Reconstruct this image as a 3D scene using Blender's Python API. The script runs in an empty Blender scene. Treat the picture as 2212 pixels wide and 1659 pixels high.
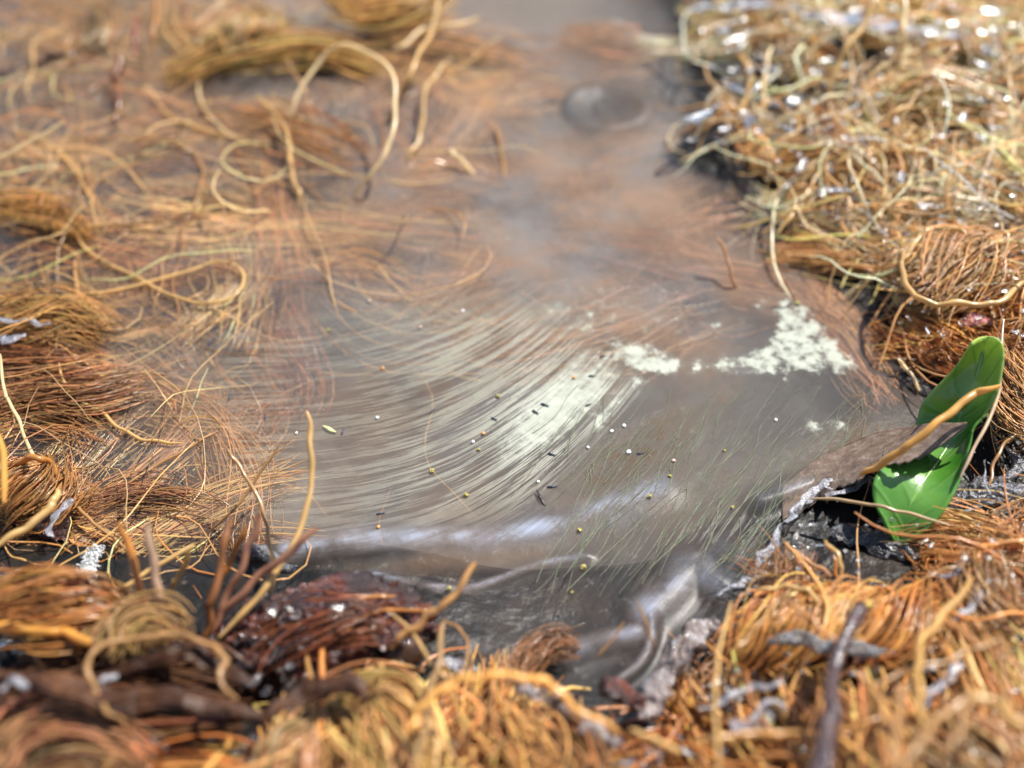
import bpy, bmesh, math, random
import numpy as np
from mathutils import Vector, Matrix, noise as mnoise

random.seed(7)
RNG = np.random.default_rng(11)
scene = bpy.context.scene
C = scene.collection

# ------------------------------------------------------------------ camera
# one Blender unit stands for one centimetre
VIEW_W, VIEW_H = 2212.0, 1659.0
PITCH = math.radians(45.0)
LENS = 41.6
DIST = 16.0
cam_d = bpy.data.cameras.new('camera')
cam = bpy.data.objects.new('camera', cam_d)
C.objects.link(cam)
CAM = np.array([0.0, -DIST * math.cos(PITCH), DIST * math.sin(PITCH)])
cam.location = CAM
cam.rotation_euler = (math.pi / 2 - PITCH, 0, 0)
cam_d.lens = LENS
cam_d.sensor_width = 36
cam_d.clip_start = 0.5
cam_d.clip_end = 400
scene.camera = cam
FWD = np.array([0, math.cos(PITCH), -math.sin(PITCH)])
UPV = np.array([0, math.sin(PITCH), math.cos(PITCH)])
TANX = 18.0 / LENS


def P(px, py, z=0.0):
    """place on the ground (or at height z) that the photograph shows at this spot"""
    dx = (px - VIEW_W / 2) / (VIEW_W / 2) * TANX
    dy = -(py - VIEW_H / 2) / (VIEW_W / 2) * TANX
    d = FWD + UPV * dy + np.array([dx, 0, 0])
    t = (z - CAM[2]) / d[2]
    return CAM + d * t


def D(x, y, z=0.0):
    """the reverse of P, for numpy arrays"""
    rx, ry, rz = x - CAM[0], y - CAM[1], z - CAM[2]
    f = ry * FWD[1] + rz * FWD[2]
    u = ry * UPV[1] + rz * UPV[2]
    f = np.maximum(f, 0.3)
    return VIEW_W / 2 + rx / f / TANX * VIEW_W / 2, VIEW_H / 2 - u / f / TANX * VIEW_W / 2


foc = P(1080, 1060)
cam_d.dof.use_dof = True
cam_d.dof.focus_distance = float(np.dot(foc - CAM, FWD))
cam_d.dof.aperture_fstop = 0.112

# ------------------------------------------------------------------ light
SUN_EL, SUN_AZ = math.radians(56), math.radians(50)
world = bpy.data.worlds.new('World')
scene.world = world
world.use_nodes = True
wn = world.node_tree.nodes
wl = world.node_tree.links
wn.clear()
sky = wn.new('ShaderNodeTexSky')
sky.sky_type = 'NISHITA'
sky.sun_disc = False
sky.sun_elevation = SUN_EL
sky.sun_rotation = SUN_AZ
sky.dust_density = 0.7
bg = wn.new('ShaderNodeBackground')
bg.inputs['Strength'].default_value = 0.095
wo = wn.new('ShaderNodeOutputWorld')
wl.new(sky.outputs[0], bg.inputs['Color'])
wl.new(bg.outputs[0], wo.inputs['Surface'])
sd = bpy.data.lights.new('sun', 'SUN')
sd.energy = 5.0
sd.angle = math.radians(0.6)
sd.color = (1.0, 0.95, 0.87)
sun = bpy.data.objects.new('sun', sd)
C.objects.link(sun)
sdir = Vector((math.sin(SUN_AZ) * math.cos(SUN_EL), math.cos(SUN_AZ) * math.cos(SUN_EL), math.sin(SUN_EL)))
sun.rotation_euler = sdir.to_track_quat('Z', 'Y').to_euler()
sun.location = sdir * 60
scene.view_settings.view_transform = 'Standard'
scene.view_settings.look = 'None'
scene.view_settings.exposure = 1.05
scene.view_settings.gamma = 1.0
cy = scene.cycles
cy.use_denoising = True
cy.max_bounces = 10
cy.transparent_max_bounces = 16
cy.volume_bounces = 1
cy.sample_clamp_indirect = 6.0


# ------------------------------------------------------------------ small tools
def tag(o, label=None, cat=None, group=None, kind=None):
    if label: o['label'] = label
    if cat: o['category'] = cat
    if group: o['group'] = group
    if kind: o['kind'] = kind
    return o


def link(name, me, mat, parent=None):
    o = bpy.data.objects.new(name, me)
    C.objects.link(o)
    if mat is not None and me is not None and not me.materials:
        me.materials.append(mat)
    if parent is not None: o.parent = parent
    return o


def mesh_np(name, V, F, tint=None, smooth=True, attrs=None):
    """F is an (n,3) or (n,4) array"""
    V = np.asarray(V, dtype=np.float32).reshape(-1, 3)
    F = np.asarray(F, dtype=np.int32)
    me = bpy.data.meshes.new(name)
    k = F.shape[1]
    me.vertices.add(len(V))
    me.vertices.foreach_set('co', V.ravel())
    me.loops.add(F.size)
    me.loops.foreach_set('vertex_index', F.ravel())
    me.polygons.add(len(F))
    me.polygons.foreach_set('loop_start', np.arange(0, F.size, k, dtype=np.int32))
    me.polygons.foreach_set('loop_total', np.full(len(F), k, dtype=np.int32))
    if smooth: me.polygons.foreach_set('use_smooth', np.ones(len(F), dtype=bool))
    me.update(calc_edges=True)
    if tint is not None:
        a = me.attributes.new('tint', 'FLOAT_COLOR', 'POINT')
        t = np.ones((len(V), 4), dtype=np.float32)
        t[:, :3] = tint
        a.data.foreach_set('color', t.ravel())
    for n, v in (attrs or {}).items():
        v = np.asarray(v, dtype=np.float32)
        if v.ndim == 2:
            a = me.attributes.new(n, 'FLOAT_VECTOR', 'POINT')
            a.data.foreach_set('vector', v.ravel())
        else:
            a = me.attributes.new(n, 'FLOAT', 'POINT')
            a.data.foreach_set('value', v)
    me.validate()
    return me


def smoothstep(a, b, x):
    t = np.clip((x - a) / (b - a), 0, 1)
    return t * t * (3 - 2 * t)


_perm = np.random.default_rng(5).random((256, 256))


def vnoise(x, y, f=1.0, octv=1):
    x = np.asarray(x, dtype=float) * f
    y = np.asarray(y, dtype=float) * f
    out = 0
    amp, tot = 1.0, 0.0
    for o in range(octv):
        xi, yi = np.floor(x).astype(int), np.floor(y).astype(int)
        fx, fy = x - xi, y - yi
        fx, fy = fx * fx * (3 - 2 * fx), fy * fy * (3 - 2 * fy)
        g = lambda a, b: _perm[a % 256, b % 256]
        v = (g(xi, yi) * (1 - fx) + g(xi + 1, yi) * fx) * (1 - fy) + (g(xi, yi + 1) * (1 - fx) + g(xi + 1, yi + 1) * fx) * fy
        out = out + amp * v
        tot += amp
        amp *= 0.5
        x, y = x * 2.03 + 17.1, y * 2.03 + 9.7
    return out / tot * 2 - 1


def poly_sdf(x, y, poly):
    """signed distance to a polygon: negative inside"""
    x = np.asarray(x, dtype=float)
    y = np.asarray(y, dtype=float)
    d2 = np.full(x.shape, 1e18)
    ins = np.zeros(x.shape, dtype=bool)
    n = len(poly)
    for i in range(n):
        ax, ay = poly[i]
        bx, by = poly[(i + 1) % n]
        ex, ey = bx - ax, by - ay
        t = np.clip(((x - ax) * ex + (y - ay) * ey) / (ex * ex + ey * ey + 1e-12), 0, 1)
        d2 = np.minimum(d2, (x - ax - t * ex) ** 2 + (y - ay - t * ey) ** 2)
        c = (ay > y) != (by > y)
        xs = ex * (y - ay) / (ey if abs(ey) > 1e-9 else 1e-9) + ax
        ins ^= c & (x < xs)
    d = np.sqrt(d2)
    return np.where(ins, -d, d)


def line_dist(x, y, pts):
    d2 = np.full(np.shape(x), 1e18)
    for (ax, ay), (bx, by) in zip(pts[:-1], pts[1:]):
        ex, ey = bx - ax, by - ay
        t = np.clip(((x - ax) * ex + (y - ay) * ey) / (ex * ex + ey * ey + 1e-12), 0, 1)
        d2 = np.minimum(d2, (x - ax - t * ex) ** 2 + (y - ay - t * ey) ** 2)
    return np.sqrt(d2)


def catmull(pts, n):
    """n points along a smooth curve through pts (any dimension)"""
    p = np.asarray(pts, dtype=float)
    if len(p) == 2:
        t = np.linspace(0, 1, n)[:, None]
        return p[0] * (1 - t) + p[1] * t
    p = np.vstack([2 * p[0] - p[1], p, 2 * p[-1] - p[-2]])
    m = len(p) - 3
    u = np.linspace(0, m - 1e-9, n)
    i = u.astype(int)
    t = (u - i)[:, None]
    a, b, c, d = p[i], p[i + 1], p[i + 2], p[i + 3]
    return 0.5 * (2 * b + (c - a) * t + (2 * a - 5 * b + 4 * c - d) * t ** 2 + (3 * b - a - 3 * c + d) * t ** 3)


def tubes(paths, radii, sides=3, caps=False):
    """many tubes at once. paths (N,K,3), radii (N,K) -> V, F(quads)"""
    paths = np.asarray(paths, dtype=float)
    N, K, _ = paths.shape
    T = np.gradient(paths, axis=1)
    T /= np.linalg.norm(T, axis=2, keepdims=True) + 1e-12
    cen = paths - paths.mean(axis=1, keepdims=True)
    cov = np.einsum('nki,nkj->nij', cen, cen) + np.eye(3) * 1e-9
    w, vec = np.linalg.eigh(cov)
    ref = vec[:, :, 0]
    n1 = np.cross(T, ref[:, None, :])
    n1 /= np.linalg.norm(n1, axis=2, keepdims=True) + 1e-12
    n2 = np.cross(T, n1)
    ang = np.arange(sides) / sides * 2 * math.pi
    V = paths[:, :, None, :] + radii[:, :, None, None] * (
        np.cos(ang)[None, None, :, None] * n1[:, :, None, :] + np.sin(ang)[None, None, :, None] * n2[:, :, None, :])
    idx = np.arange(N * K * sides).reshape(N, K, sides)
    a = idx[:, :-1, :]
    b = np.roll(a, -1, axis=2)
    c = np.roll(idx[:, 1:, :], -1, axis=2)
    d = idx[:, 1:, :]
    F = np.stack([a, b, c, d], axis=-1).reshape(-1, 4)
    return V.reshape(-1, 3), F


def ribbon(pts, W, H, sides=10, n=40, up=(0, 0, 1), rough=0.0, seed=0.0, freq=3.0, groove=0.0):
    """a flattened solid strand along pts; W and H are half widths, given at the points of pts"""
    path = catmull(pts, n)
    W = catmull(np.asarray(W, dtype=float)[:, None], n)[:, 0]
    H = catmull(np.asarray(H, dtype=float)[:, None], n)[:, 0]
    T = np.gradient(path, axis=0)
    T /= np.linalg.norm(T, axis=1, keepdims=True) + 1e-12
    S = np.cross(T, np.array(up, dtype=float))
    S /= np.linalg.norm(S, axis=1, keepdims=True) + 1e-12
    U = np.cross(S, T)
    V = []
    for i in range(n):
        for j in range(sides):
            a = j / sides * 2 * math.pi
            gk = 1 + groove * (mnoise.noise(Vector((math.cos(a) * 3.5, math.sin(a) * 3.5, i * .05 + seed))) + .6 * mnoise.noise(Vector((math.cos(a) * 8, math.sin(a) * 8, i * .09 + seed)))) if groove else 1
            p = path[i] + S[i] * max(W[i], 1e-3) * gk * math.cos(a) + U[i] * max(H[i], 1e-3) * gk * math.sin(a)
            if rough:
                q = Vector(p * freq) + Vector((seed, seed * 1.7, 0))
                v = mnoise.noise_vector(q) + 0.5 * mnoise.noise_vector(q * 2.3)
                p = p + rough * np.array(v) * (0.3 + min(W[i], 0.5))
            V.append(p)
    F = []
    for i in range(n - 1):
        for j in range(sides):
            k = (j + 1) % sides
            F.append((i * sides + j, i * sides + k, (i + 1) * sides + k, (i + 1) * sides + j))
    return np.array(V), np.array(F)


# ------------------------------------------------------------------ materials
def new_mat(name):
    m = bpy.data.materials.new(name)
    m.use_nodes = True
    nt = m.node_tree
    nt.nodes.clear()
    out = nt.nodes.new('ShaderNodeOutputMaterial')
    return m, nt, out


def nd(nt, typ, **kw):
    n = nt.nodes.new('ShaderNode' + typ)
    for k, v in kw.items():
        if k in n.inputs.keys():
            n.inputs[k].default_value = v
        else:
            setattr(n, k, v)
    return n


def fibre_material():
    m, nt, out = new_mat('wet coir fibre')
    L = nt.links.new
    at = nd(nt, 'Attribute', attribute_name='tint')
    tc = nd(nt, 'TexCoord')
    nz = nd(nt, 'TexNoise', Scale=2.6, Detail=3.0)
    L(tc.outputs['Object'], nz.inputs['Vector'])
    mr = nd(nt, 'MapRange')
    mr.inputs['To Min'].default_value = 0.62
    mr.inputs['To Max'].default_value = 1.35
    L(nz.outputs['Fac'], mr.inputs['Value'])
    mx = nd(nt, 'MixRGB', blend_type='MULTIPLY')
    mx.inputs[0].default_value = 1
    L(at.outputs['Color'], mx.inputs[1])
    L(mr.outputs[0], mx.inputs[2])
    bs = nd(nt, 'BsdfPrincipled', Roughness=0.34, IOR=1.45)
    bs.inputs['Coat Weight'].default_value = 0.6
    bs.inputs['Coat Roughness'].default_value = 0.18
    L(mx.outputs[0], bs.inputs['Base Color'])
    tr = nd(nt, 'BsdfTranslucent')
    L(mx.outputs[0], tr.inputs['Color'])
    ms = nd(nt, 'MixShader')
    ms.inputs[0].default_value = 0.42
    L(bs.outputs[0], ms.inputs[1])
    L(tr.outputs[0], ms.inputs[2])
    L(ms.outputs[0], out.inputs['Surface'])
    return m


def bumpy(name, cols, scale=3.0, rough=0.3, bump=0.3, coat=0.0, bscale=None, spec=0.5, bdist=0.1):
    m, nt, out = new_mat(name)
    L = nt.links.new
    tc = nd(nt, 'TexCoord')
    nz = nd(nt, 'TexNoise', Scale=scale, Detail=6.0, Roughness=0.65)
    L(tc.outputs['Object'], nz.inputs['Vector'])
    rp = nd(nt, 'ValToRGB')
    e = rp.color_ramp.elements
    e[0].position, e[0].color = 0.3, (*cols[0], 1)
    e[1].position, e[1].color = 0.7, (*cols[-1], 1)
    for i, c in enumerate(cols[1:-1]):
        x = e.new(0.3 + 0.4 * (i + 1) / (len(cols) - 1))
        x.color = (*c, 1)
    L(nz.outputs['Fac'], rp.inputs[0])
    bs = nd(nt, 'BsdfPrincipled', Roughness=rough)
    bs.inputs['Specular IOR Level'].default_value = spec
    bs.inputs['Coat Weight'].default_value = coat
    bs.inputs['Coat Roughness'].default_value = 0.06
    L(rp.outputs[0], bs.inputs['Base Color'])
    n2 = nd(nt, 'TexNoise', Scale=bscale or scale * 2.5, Detail=5.0)
    L(tc.outputs['Object'], n2.inputs['Vector'])
    bp = nd(nt, 'Bump', Strength=bump, Distance=bdist)
    L(n2.outputs['Fac'], bp.inputs['Height'])
    L(bp.outputs[0], bs.inputs['Normal'])
    if coat: L(bp.outputs[0], bs.inputs['Coat Normal'])
    L(bs.outputs[0], out.inputs['Surface'])
    return m


def slime_material(name, col, alpha, rough=0.08, gloss=0.35, bump=0.25, scale=4.0):
    """clear jelly: partly see-through, with a wet skin"""
    m, nt, out = new_mat(name)
    L = nt.links.new
    tc = nd(nt, 'TexCoord')
    nz = nd(nt, 'TexNoise', Scale=scale, Detail=4.0)
    L(tc.outputs['Object'], nz.inputs['Vector'])
    bp = nd(nt, 'Bump', Strength=bump, Distance=0.08)
    L(nz.outputs['Fac'], bp.inputs['Height'])
    df = nd(nt, 'BsdfPrincipled', Roughness=0.4)
    df.inputs['Base Color'].default_value = (*col, 1)
    L(bp.outputs[0], df.inputs['Normal'])
    tp = nd(nt, 'BsdfTransparent')
    mr = nd(nt, 'MapRange')
    mr.inputs['From Min'].default_value = 0.3
    mr.inputs['From Max'].default_value = 0.7
    mr.inputs['To Min'].default_value = alpha * 0.4
    mr.inputs['To Max'].default_value = min(1, alpha * 1.6)
    L(nz.outputs['Fac'], mr.inputs['Value'])
    m1 = nd(nt, 'MixShader')
    L(mr.outputs[0], m1.inputs[0])
    L(tp.outputs[0], m1.inputs[1])
    L(df.outputs[0], m1.inputs[2])
    gl = nd(nt, 'BsdfGlossy', Roughness=rough)
    L(bp.outputs[0], gl.inputs['Normal'])
    lw = nd(nt, 'LayerWeight', Blend=gloss)
    L(bp.outputs[0], lw.inputs['Normal'])
    m2 = nd(nt, 'MixShader')
    L(lw.outputs['Fresnel'], m2.inputs[0])
    L(m1.outputs[0], m2.inputs[1])
    L(gl.outputs[0], m2.inputs[2])
    L(m2.outputs[0], out.inputs['Surface'])
    return m


M_FIB = fibre_material()
M_SOIL = bumpy('wet black mud', [(0.004, 0.004, 0.004), (0.009, 0.0085, 0.008), (0.024, 0.016, 0.011)], 1.3, 0.4, 0.7, 0.0, 3.0, spec=.15)
M_BARK = bumpy('wet red bark', [(0.008, 0.003, 0.002), (0.03, 0.008, 0.004), (0.17, 0.034, 0.01)], 2.4, 0.18, 1.0, 0.5, 9.0, bdist=.2)
M_STRIP = bumpy('wet dark strip', [(0.008, 0.003, 0.002), (0.045, 0.018, 0.008), (0.14, 0.06, 0.026)], 2.0, 0.4, 0.5, 0.0, 5.0, spec=.2, bdist=.15)
M_TWIG = bumpy('wet twig', [(0.012, 0.006, 0.007), (0.035, 0.016, 0.016), (0.07, 0.035, 0.03)], 3.0, 0.22, 0.5, 0.6, 9.0)
M_SLIME = slime_material('clear wet slime', (0.34, 0.34, 0.38), 0.35, 0.2, 0.16, 0.6, 11.0)
M_DARKSLIME = slime_material('dark wet slime', (0.03, 0.03, 0.035), 0.75, 0.16, 0.17, 0.8, 12.0)
M_TORN = slime_material('torn film edge', (0.2, 0.155, 0.145), 0.9, 0.35, 0.1, 0.9, 12.0)
M_FLUFF = bumpy('white fluff', [(0.6, 0.62, 0.62), (0.75, 0.76, 0.76)], 6.0, 0.7, 0.4)
M_RED = bumpy('red scrap', [(0.25, 0.06, 0.05), (0.42, 0.17, 0.16)], 3.0, 0.45, 0.6)
M_CREAM = bumpy('cream grain', [(0.7, 0.62, 0.45), (0.8, 0.78, 0.66)], 9.0, 0.35, 0.2)
M_WHITE = bumpy('white grain', [(0.75, 0.75, 0.72), (0.85, 0.85, 0.83)], 9.0, 0.3, 0.2)
M_YELLOW = bumpy('yellow grain', [(0.1, 0.085, 0.015), (0.5, 0.4, 0.08)], 30.0, 0.35, 0.5, 0.3, 40.0)
M_ORANGE = bumpy('orange grain', [(0.45, 0.16, 0.03), (0.6, 0.28, 0.08)], 9.0, 0.35, 0.2)
M_PINK = bumpy('pink grain', [(0.5, 0.3, 0.25), (0.6, 0.4, 0.33)], 9.0, 0.35, 0.2)
M_INSECT = bumpy('blue black insect', [(0.006, 0.009, 0.025), (0.016, 0.022, 0.05)], 20.0, 0.35, 0.3)
M_HUSK = bumpy('green husk', [(0.35, 0.36, 0.14), (0.5, 0.5, 0.25)], 9.0, 0.4, 0.3)
M_DROP = slime_material('wet water skin', (0.1, 0.09, 0.09), 0.15, 0.2, 0.25, 0.3, 9.0)
M_BUBBLE = slime_material('water bubble', (0.2, 0.1, 0.05), 0.12, 0.03, 0.25, 0.02, 1.0)

# ------------------------------------------------------------------ ground
POOL_PX = [(-1500, -420), (900, -420), (1400, -420), (1420, -100), (1480, 60), (1510, 160), (1530, 260), (1470, 340), (1600, 400),
           (1700, 500), (1800, 590), (1880, 660), (1930, 750), (1985, 840), (2030, 895), (1950, 985), (1800, 1060), (1700, 1130),
           (1690, 1250), (1640, 1350), (1540, 1490), (1440, 1660), (1290, 1690), (1130, 1650), (980, 1600), (910, 1480), (810, 1310),
           (680, 1270), (580, 1300), (490, 1390), (270, 1440), (100, 1400), (-150, 1370), (-1500, 1320)]
POOL = [tuple(P(a, b)[:2]) for a, b in POOL_PX]


def ground_h(x, y):
    x = np.asarray(x, dtype=float)
    y = np.asarray(y, dtype=float)
    d = poly_sdf(x, y, POOL)
    px, py = D(x, y)
    front = smoothstep(1600, 2050, py)
    out = 0.03 + 0.2 * smoothstep(0, 3.2, d) + 0.2 * vnoise(x, y, 0.55, 2) * smoothstep(0.2, 1.5, d) + 0.6 * front
    depth = 2.0 - 1.15 * smoothstep(700, 150, px) - 1.72 * smoothstep(1000, 1220, py) * (1 - .5 * smoothstep(700, 150, px))
    depth = depth * (1 + 0.25 * vnoise(x, y, 0.5, 2))
    ins = 0.05 - depth * smoothstep(0, 2.0, -d)
    return np.where(d > 0, out, ins)


def build_ground():
    xs = np.concatenate([np.linspace(-70, -15, 16)[:-1], np.linspace(-15, 15, 200), np.linspace(15, 70, 16)[1:]])
    ys = np.concatenate([np.linspace(-14, -7, 8)[:-1], np.linspace(-7, 26, 210), np.linspace(26, 110, 24)[1:]])
    X, Y = np.meshgrid(xs, ys)
    Z = ground_h(X, Y)
    V = np.stack([X, Y, Z], -1).reshape(-1, 3)
    nx, ny = len(xs), len(ys)
    i = np.arange(nx * ny).reshape(ny, nx)
    F = np.stack([i[:-1, :-1], i[:-1, 1:], i[1:, 1:], i[1:, :-1]], -1).reshape(-1, 4)
    tag(link('ground', mesh_np('ground', V, F), M_SOIL), kind='structure')


build_ground()


# ------------------------------------------------------------------ water
def build_water():
    m, nt, out = new_mat('cloudy pool water')
    L = nt.links.new
    tp = nd(nt, 'BsdfTransparent')
    gl = nd(nt, 'BsdfGlossy', Roughness=0.04)
    tc = nd(nt, 'TexCoord')
    nz = nd(nt, 'TexNoise', Scale=0.9, Detail=3.0)
    L(tc.outputs['Object'], nz.inputs['Vector'])
    bp = nd(nt, 'Bump', Strength=0.25, Distance=0.12)
    L(nz.outputs['Fac'], bp.inputs['Height'])
    L(bp.outputs[0], gl.inputs['Normal'])
    fr = nd(nt, 'Fresnel', IOR=1.33)
    ms = nd(nt, 'MixShader')
    L(fr.outputs[0], ms.inputs[0])
    L(tp.outputs[0], ms.inputs[1])
    L(gl.outputs[0], ms.inputs[2])
    L(ms.outputs[0], out.inputs['Surface'])
    v = nd(nt, 'VolumePrincipled', Density=0.17)
    v.inputs['Color'].default_value = (0.86, 0.76, 0.68, 1)
    L(v.outputs[0], out.inputs['Volume'])
    bm = bmesh.new()
    bmesh.ops.create_cube(bm, size=1)
    x0, x1, y0, y1, z0 = -40, 40, -10, 70, -4.0
    for q in bm.verts:
        q.co = (x0 if q.co.x < 0 else x1, y0 if q.co.y < 0 else y1, z0 if q.co.z < 0 else 0.0)
    me = bpy.data.meshes.new('water')
    bm.to_mesh(me)
    bm.free()
    tag(link('water', me, m), kind='structure')


build_water()


# ------------------------------------------------------------------ the film on the water
def soft_poly(px, py, pts, soft):
    return smoothstep(soft, -soft, poly_sdf(px, py, pts))


def gauss(px, py, cx, cy_, rx, ry, rot=0.0):
    c, s = math.cos(math.radians(rot)), math.sin(math.radians(rot))
    u = ((px - cx) * c + (py - cy_) * s) / rx
    v = (-(px - cx) * s + (py - cy_) * c) / ry
    return np.exp(-(u * u + v * v))


RIDGES = [  # spots in the photograph, height, half width in cm
    ([(620, 1192), (760, 1172), (900, 1165), (1050, 1168), (1200, 1138), (1330, 1095), (1430, 1060)], 0.06, 0.28),
    ([(800, 1244), (900, 1268), (1000, 1279), (1080, 1256), (1160, 1226), (1270, 1206)], 0.05, 0.07),
    ([(1215, 1425), (1280, 1398), (1370, 1378)], 0.10, 0.13),
    ([(1330, 1480), (1380, 1440), (1405, 1390), (1402, 1345)], 0.07, 0.07),
    ([(1395, 1330), (1440, 1290), (1500, 1230), (1560, 1270)], 0.10, 0.22),
    ([(1640, 1090), (1700, 1070), (1800, 1030)], 0.10, 0.16),
    ([(1250, 985), (1330, 930), (1450, 880), (1560, 845)], 0.010, 0.10),
]


def film_z(x, y):
    z = np.full(np.shape(x), 0.03)
    for pts, h, w in RIDGES:
        d = line_dist(x, y, [tuple(P(a, b)[:2]) for a, b in catmull(pts, 24)])
        z = z + h * np.exp(-(d / w) ** 2)
    z = z + 0.02 * vnoise(x, y, 0.8, 3)
    return z


def build_film():
    step = 0.055
    xs = np.arange(-9.5, 9.3, step)
    ys = np.arange(-5.6, 17.5, step)
    X, Y = np.meshgrid(xs, ys)
    d = poly_sdf(X, Y, POOL)
    px, py = D(X, Y)
    Z = film_z(X, Y)
    # how thick the skin lies: plain veil, combed streaks, white crust, hanging threads, brown sediment
    veil = 0.15 + 0.55 * gauss(px, py, 1300, 500, 560, 380) + 0.08 * gauss(px, py, 300, 700, 500, 600)
    veil -= 0.4 * smoothstep(1120, 1250, py) + .3 * gauss(px, py, 1560, 1130, 170, 110) + 0.45 * gauss(px, py, 1305, 235, 100, 50) + 0.25 * gauss(px, py, 500, 710, 120, 70) + 0.25 * gauss(px, py, 450, 470, 170, 60) + .4 * gauss(px, py, 1560, 470, 60, 110, -35) + .25 * gauss(px, py, 1200, 30, 130, 50)
    veil = np.clip(veil, 0.02, 0.9) * smoothstep(0.05, -0.5, d)
    veil *= 1 - 0.75 * smoothstep(420, 60, px) * smoothstep(380, 560, py)
    dd = np.maximum(0, px - 480)
    rise = 0.03 * dd + 5.5e-7 * np.minimum(dd, 850) ** 3 + 1.19 * np.maximum(0, dd - 850)
    t1 = (py + rise) / 100.0
    s1 = px / 100.0
    streak = soft_poly(px, py, [(470, 710), (900, 650), (1130, 640), (1330, 770), (1390, 850), (1250, 1000), (1120, 1130), (700, 1170),
                                (520, 1130), (440, 950)], 75)
    streak *= 0.55 + 0.45 * smoothstep(650, 1150, px)
    crust = 0.85 * gauss(px, py, 1225, 850, 170, 85, -38) + 0.55 * gauss(px, py, 1130, 960, 260, 55, -32) + 0.5 * gauss(px, py, 1060, 740, 70, 28, -20)
    crust = np.maximum(crust, soft_poly(px, py, [(1530, 790), (1660, 745), (1690, 640), (1725, 650), (1845, 785), (1838, 806), (1700, 812), (1560, 806)], 22))
    crust = np.maximum(crust, 1.15 * soft_poly(px, py, [(1300, 735), (1390, 750), (1480, 775), (1460, 812), (1380, 806), (1330, 775)], 22))
    crust = np.maximum(crust, 0.9 * soft_poly(px, py, [(1270, 900), (1370, 812), (1400, 822), (1340, 880), (1290, 950)], 22))
    crust = np.maximum(crust, 0.8 * soft_poly(px, py, [(1740, 912), (1835, 905), (1830, 925), (1740, 935)], 14))
    crust = np.maximum(crust, 0.75 * gauss(px, py, 1545, 700, 22, 14) + 0.8 * gauss(px, py, 1650, 660, 18, 16))
    crust = np.maximum(crust, 0.5 * gauss(px, py, 1240, 690, 150, 60))
    crust = np.maximum(crust, .8 * gauss(px, py, 1290, 800, 70, 35, -20) + .6 * gauss(px, py, 1510, 790, 40, 22))
    hair = soft_poly(px, py, [(1500, 830), (1830, 820), (1900, 900), (1980, 900), (1700, 1130), (1640, 1230), (1560, 1300), (1450, 1330),
                              (1330, 1270), (1340, 1130), (1420, 1020), (1480, 900)], 60)
    # thread direction leans down to the left; the slope eases towards the top
    t2 = (px + 0.62 * (py - 800) + 0.00015 * (py - 1000) ** 2) / 100.0
    s2 = py / 100.0
    sed = gauss(px, py, 1370, 985, 250, 90, -25) * 1.1 + gauss(px, py, 1000, 1212, 240, 22, -6) * .8 + gauss(px, py, 1850, 960, 170, 60, -20) * 0.9
    sed = sed + 0.6 * gauss(px, py, 1560, 1060, 200, 60, -20)
    painted_sheen = np.zeros_like(t1)  # sky reflection painted into the film colour as bluish-white bands along the ridges
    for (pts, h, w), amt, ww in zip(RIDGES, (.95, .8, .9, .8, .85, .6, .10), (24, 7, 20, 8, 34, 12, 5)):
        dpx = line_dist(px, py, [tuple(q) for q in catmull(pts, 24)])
        painted_sheen = np.maximum(painted_sheen, amt * np.exp(-(dpx / ww) ** 2))
    painted_sheen = np.maximum(painted_sheen, .5 * gauss(px, py, 1500, 1230, 90, 50, -30) + .6 * gauss(px, py, 1350, 1110, 90, 30, -25) + .3 * gauss(px, py, 1420, 1330, 40, 60, 20) + .3 * gauss(px, py, 1290, 1420, 90, 35, -15))
    i = np.arange(X.size).reshape(X.shape)
    keep = (d < 0.35)
    kf = keep[:-1, :-1] & keep[:-1, 1:] & keep[1:, 1:] & keep[1:, :-1]
    F = np.stack([i[:-1, :-1], i[:-1, 1:], i[1:, 1:], i[1:, :-1]], -1)[kf]
    used = np.unique(F)
    remap = np.full(X.size, -1)
    remap[used] = np.arange(len(used))
    F = remap[F]
    V = np.stack([X, Y, Z], -1).reshape(-1, 3)[used]
    g = lambda a: a.ravel()[used]
    zz = np.zeros_like(t1)
    me = mesh_np('scum_film', V, F, attrs={
        'veil': g(veil), 'streak': g(streak), 'crust': g(crust), 'hair': g(hair), 'sediment': g(sed), 'painted_sheen': g(painted_sheen),
        'comb': np.stack([g(s1), g(t1), g(zz)], -1), 'threads': np.stack([g(s2), g(t2), g(zz)], -1)})
    m, nt, out = new_mat('milky scum film')
    L = nt.links.new

    def A(n):
        a = nd(nt, 'Attribute', attribute_name=n)
        return a.outputs['Fac']

    def AV(n):
        return nd(nt, 'Attribute', attribute_name=n).outputs['Vector']

    def math_(op, a, b=None, clamp=False):
        q = nd(nt, 'Math', operation=op, use_clamp=clamp)
        for k, v in enumerate((a, b)):
            if v is None: continue
            if isinstance(v, (int, float)): q.inputs[k].default_value = v
            else: L(v, q.inputs[k])
        return q.outputs[0]

    def mapped(vec, sc, scale, detail=4.0, rough=0.55):
        mp = nd(nt, 'Mapping')
        mp.inputs['Scale'].default_value = sc
        L(vec, mp.inputs['Vector'])
        q = nd(nt, 'TexNoise', Scale=scale, Detail=detail, Roughness=rough)
        L(mp.outputs[0], q.inputs['Vector'])
        return q.outputs['Fac']

    def rng(v, a, b, c=0.0, e=1.0):
        q = nd(nt, 'MapRange', interpolation_type='SMOOTHSTEP')
        q.inputs['From Min'].default_value = a
        q.inputs['From Max'].default_value = b
        q.inputs['To Min'].default_value = c
        q.inputs['To Max'].default_value = e
        L(v, q.inputs['Value'])
        return q.outputs[0]

    obj = nd(nt, 'TexCoord').outputs['Object']
    blot = mapped(obj, (1, 1, 1), 0.55, 5.0, 0.6)
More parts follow.
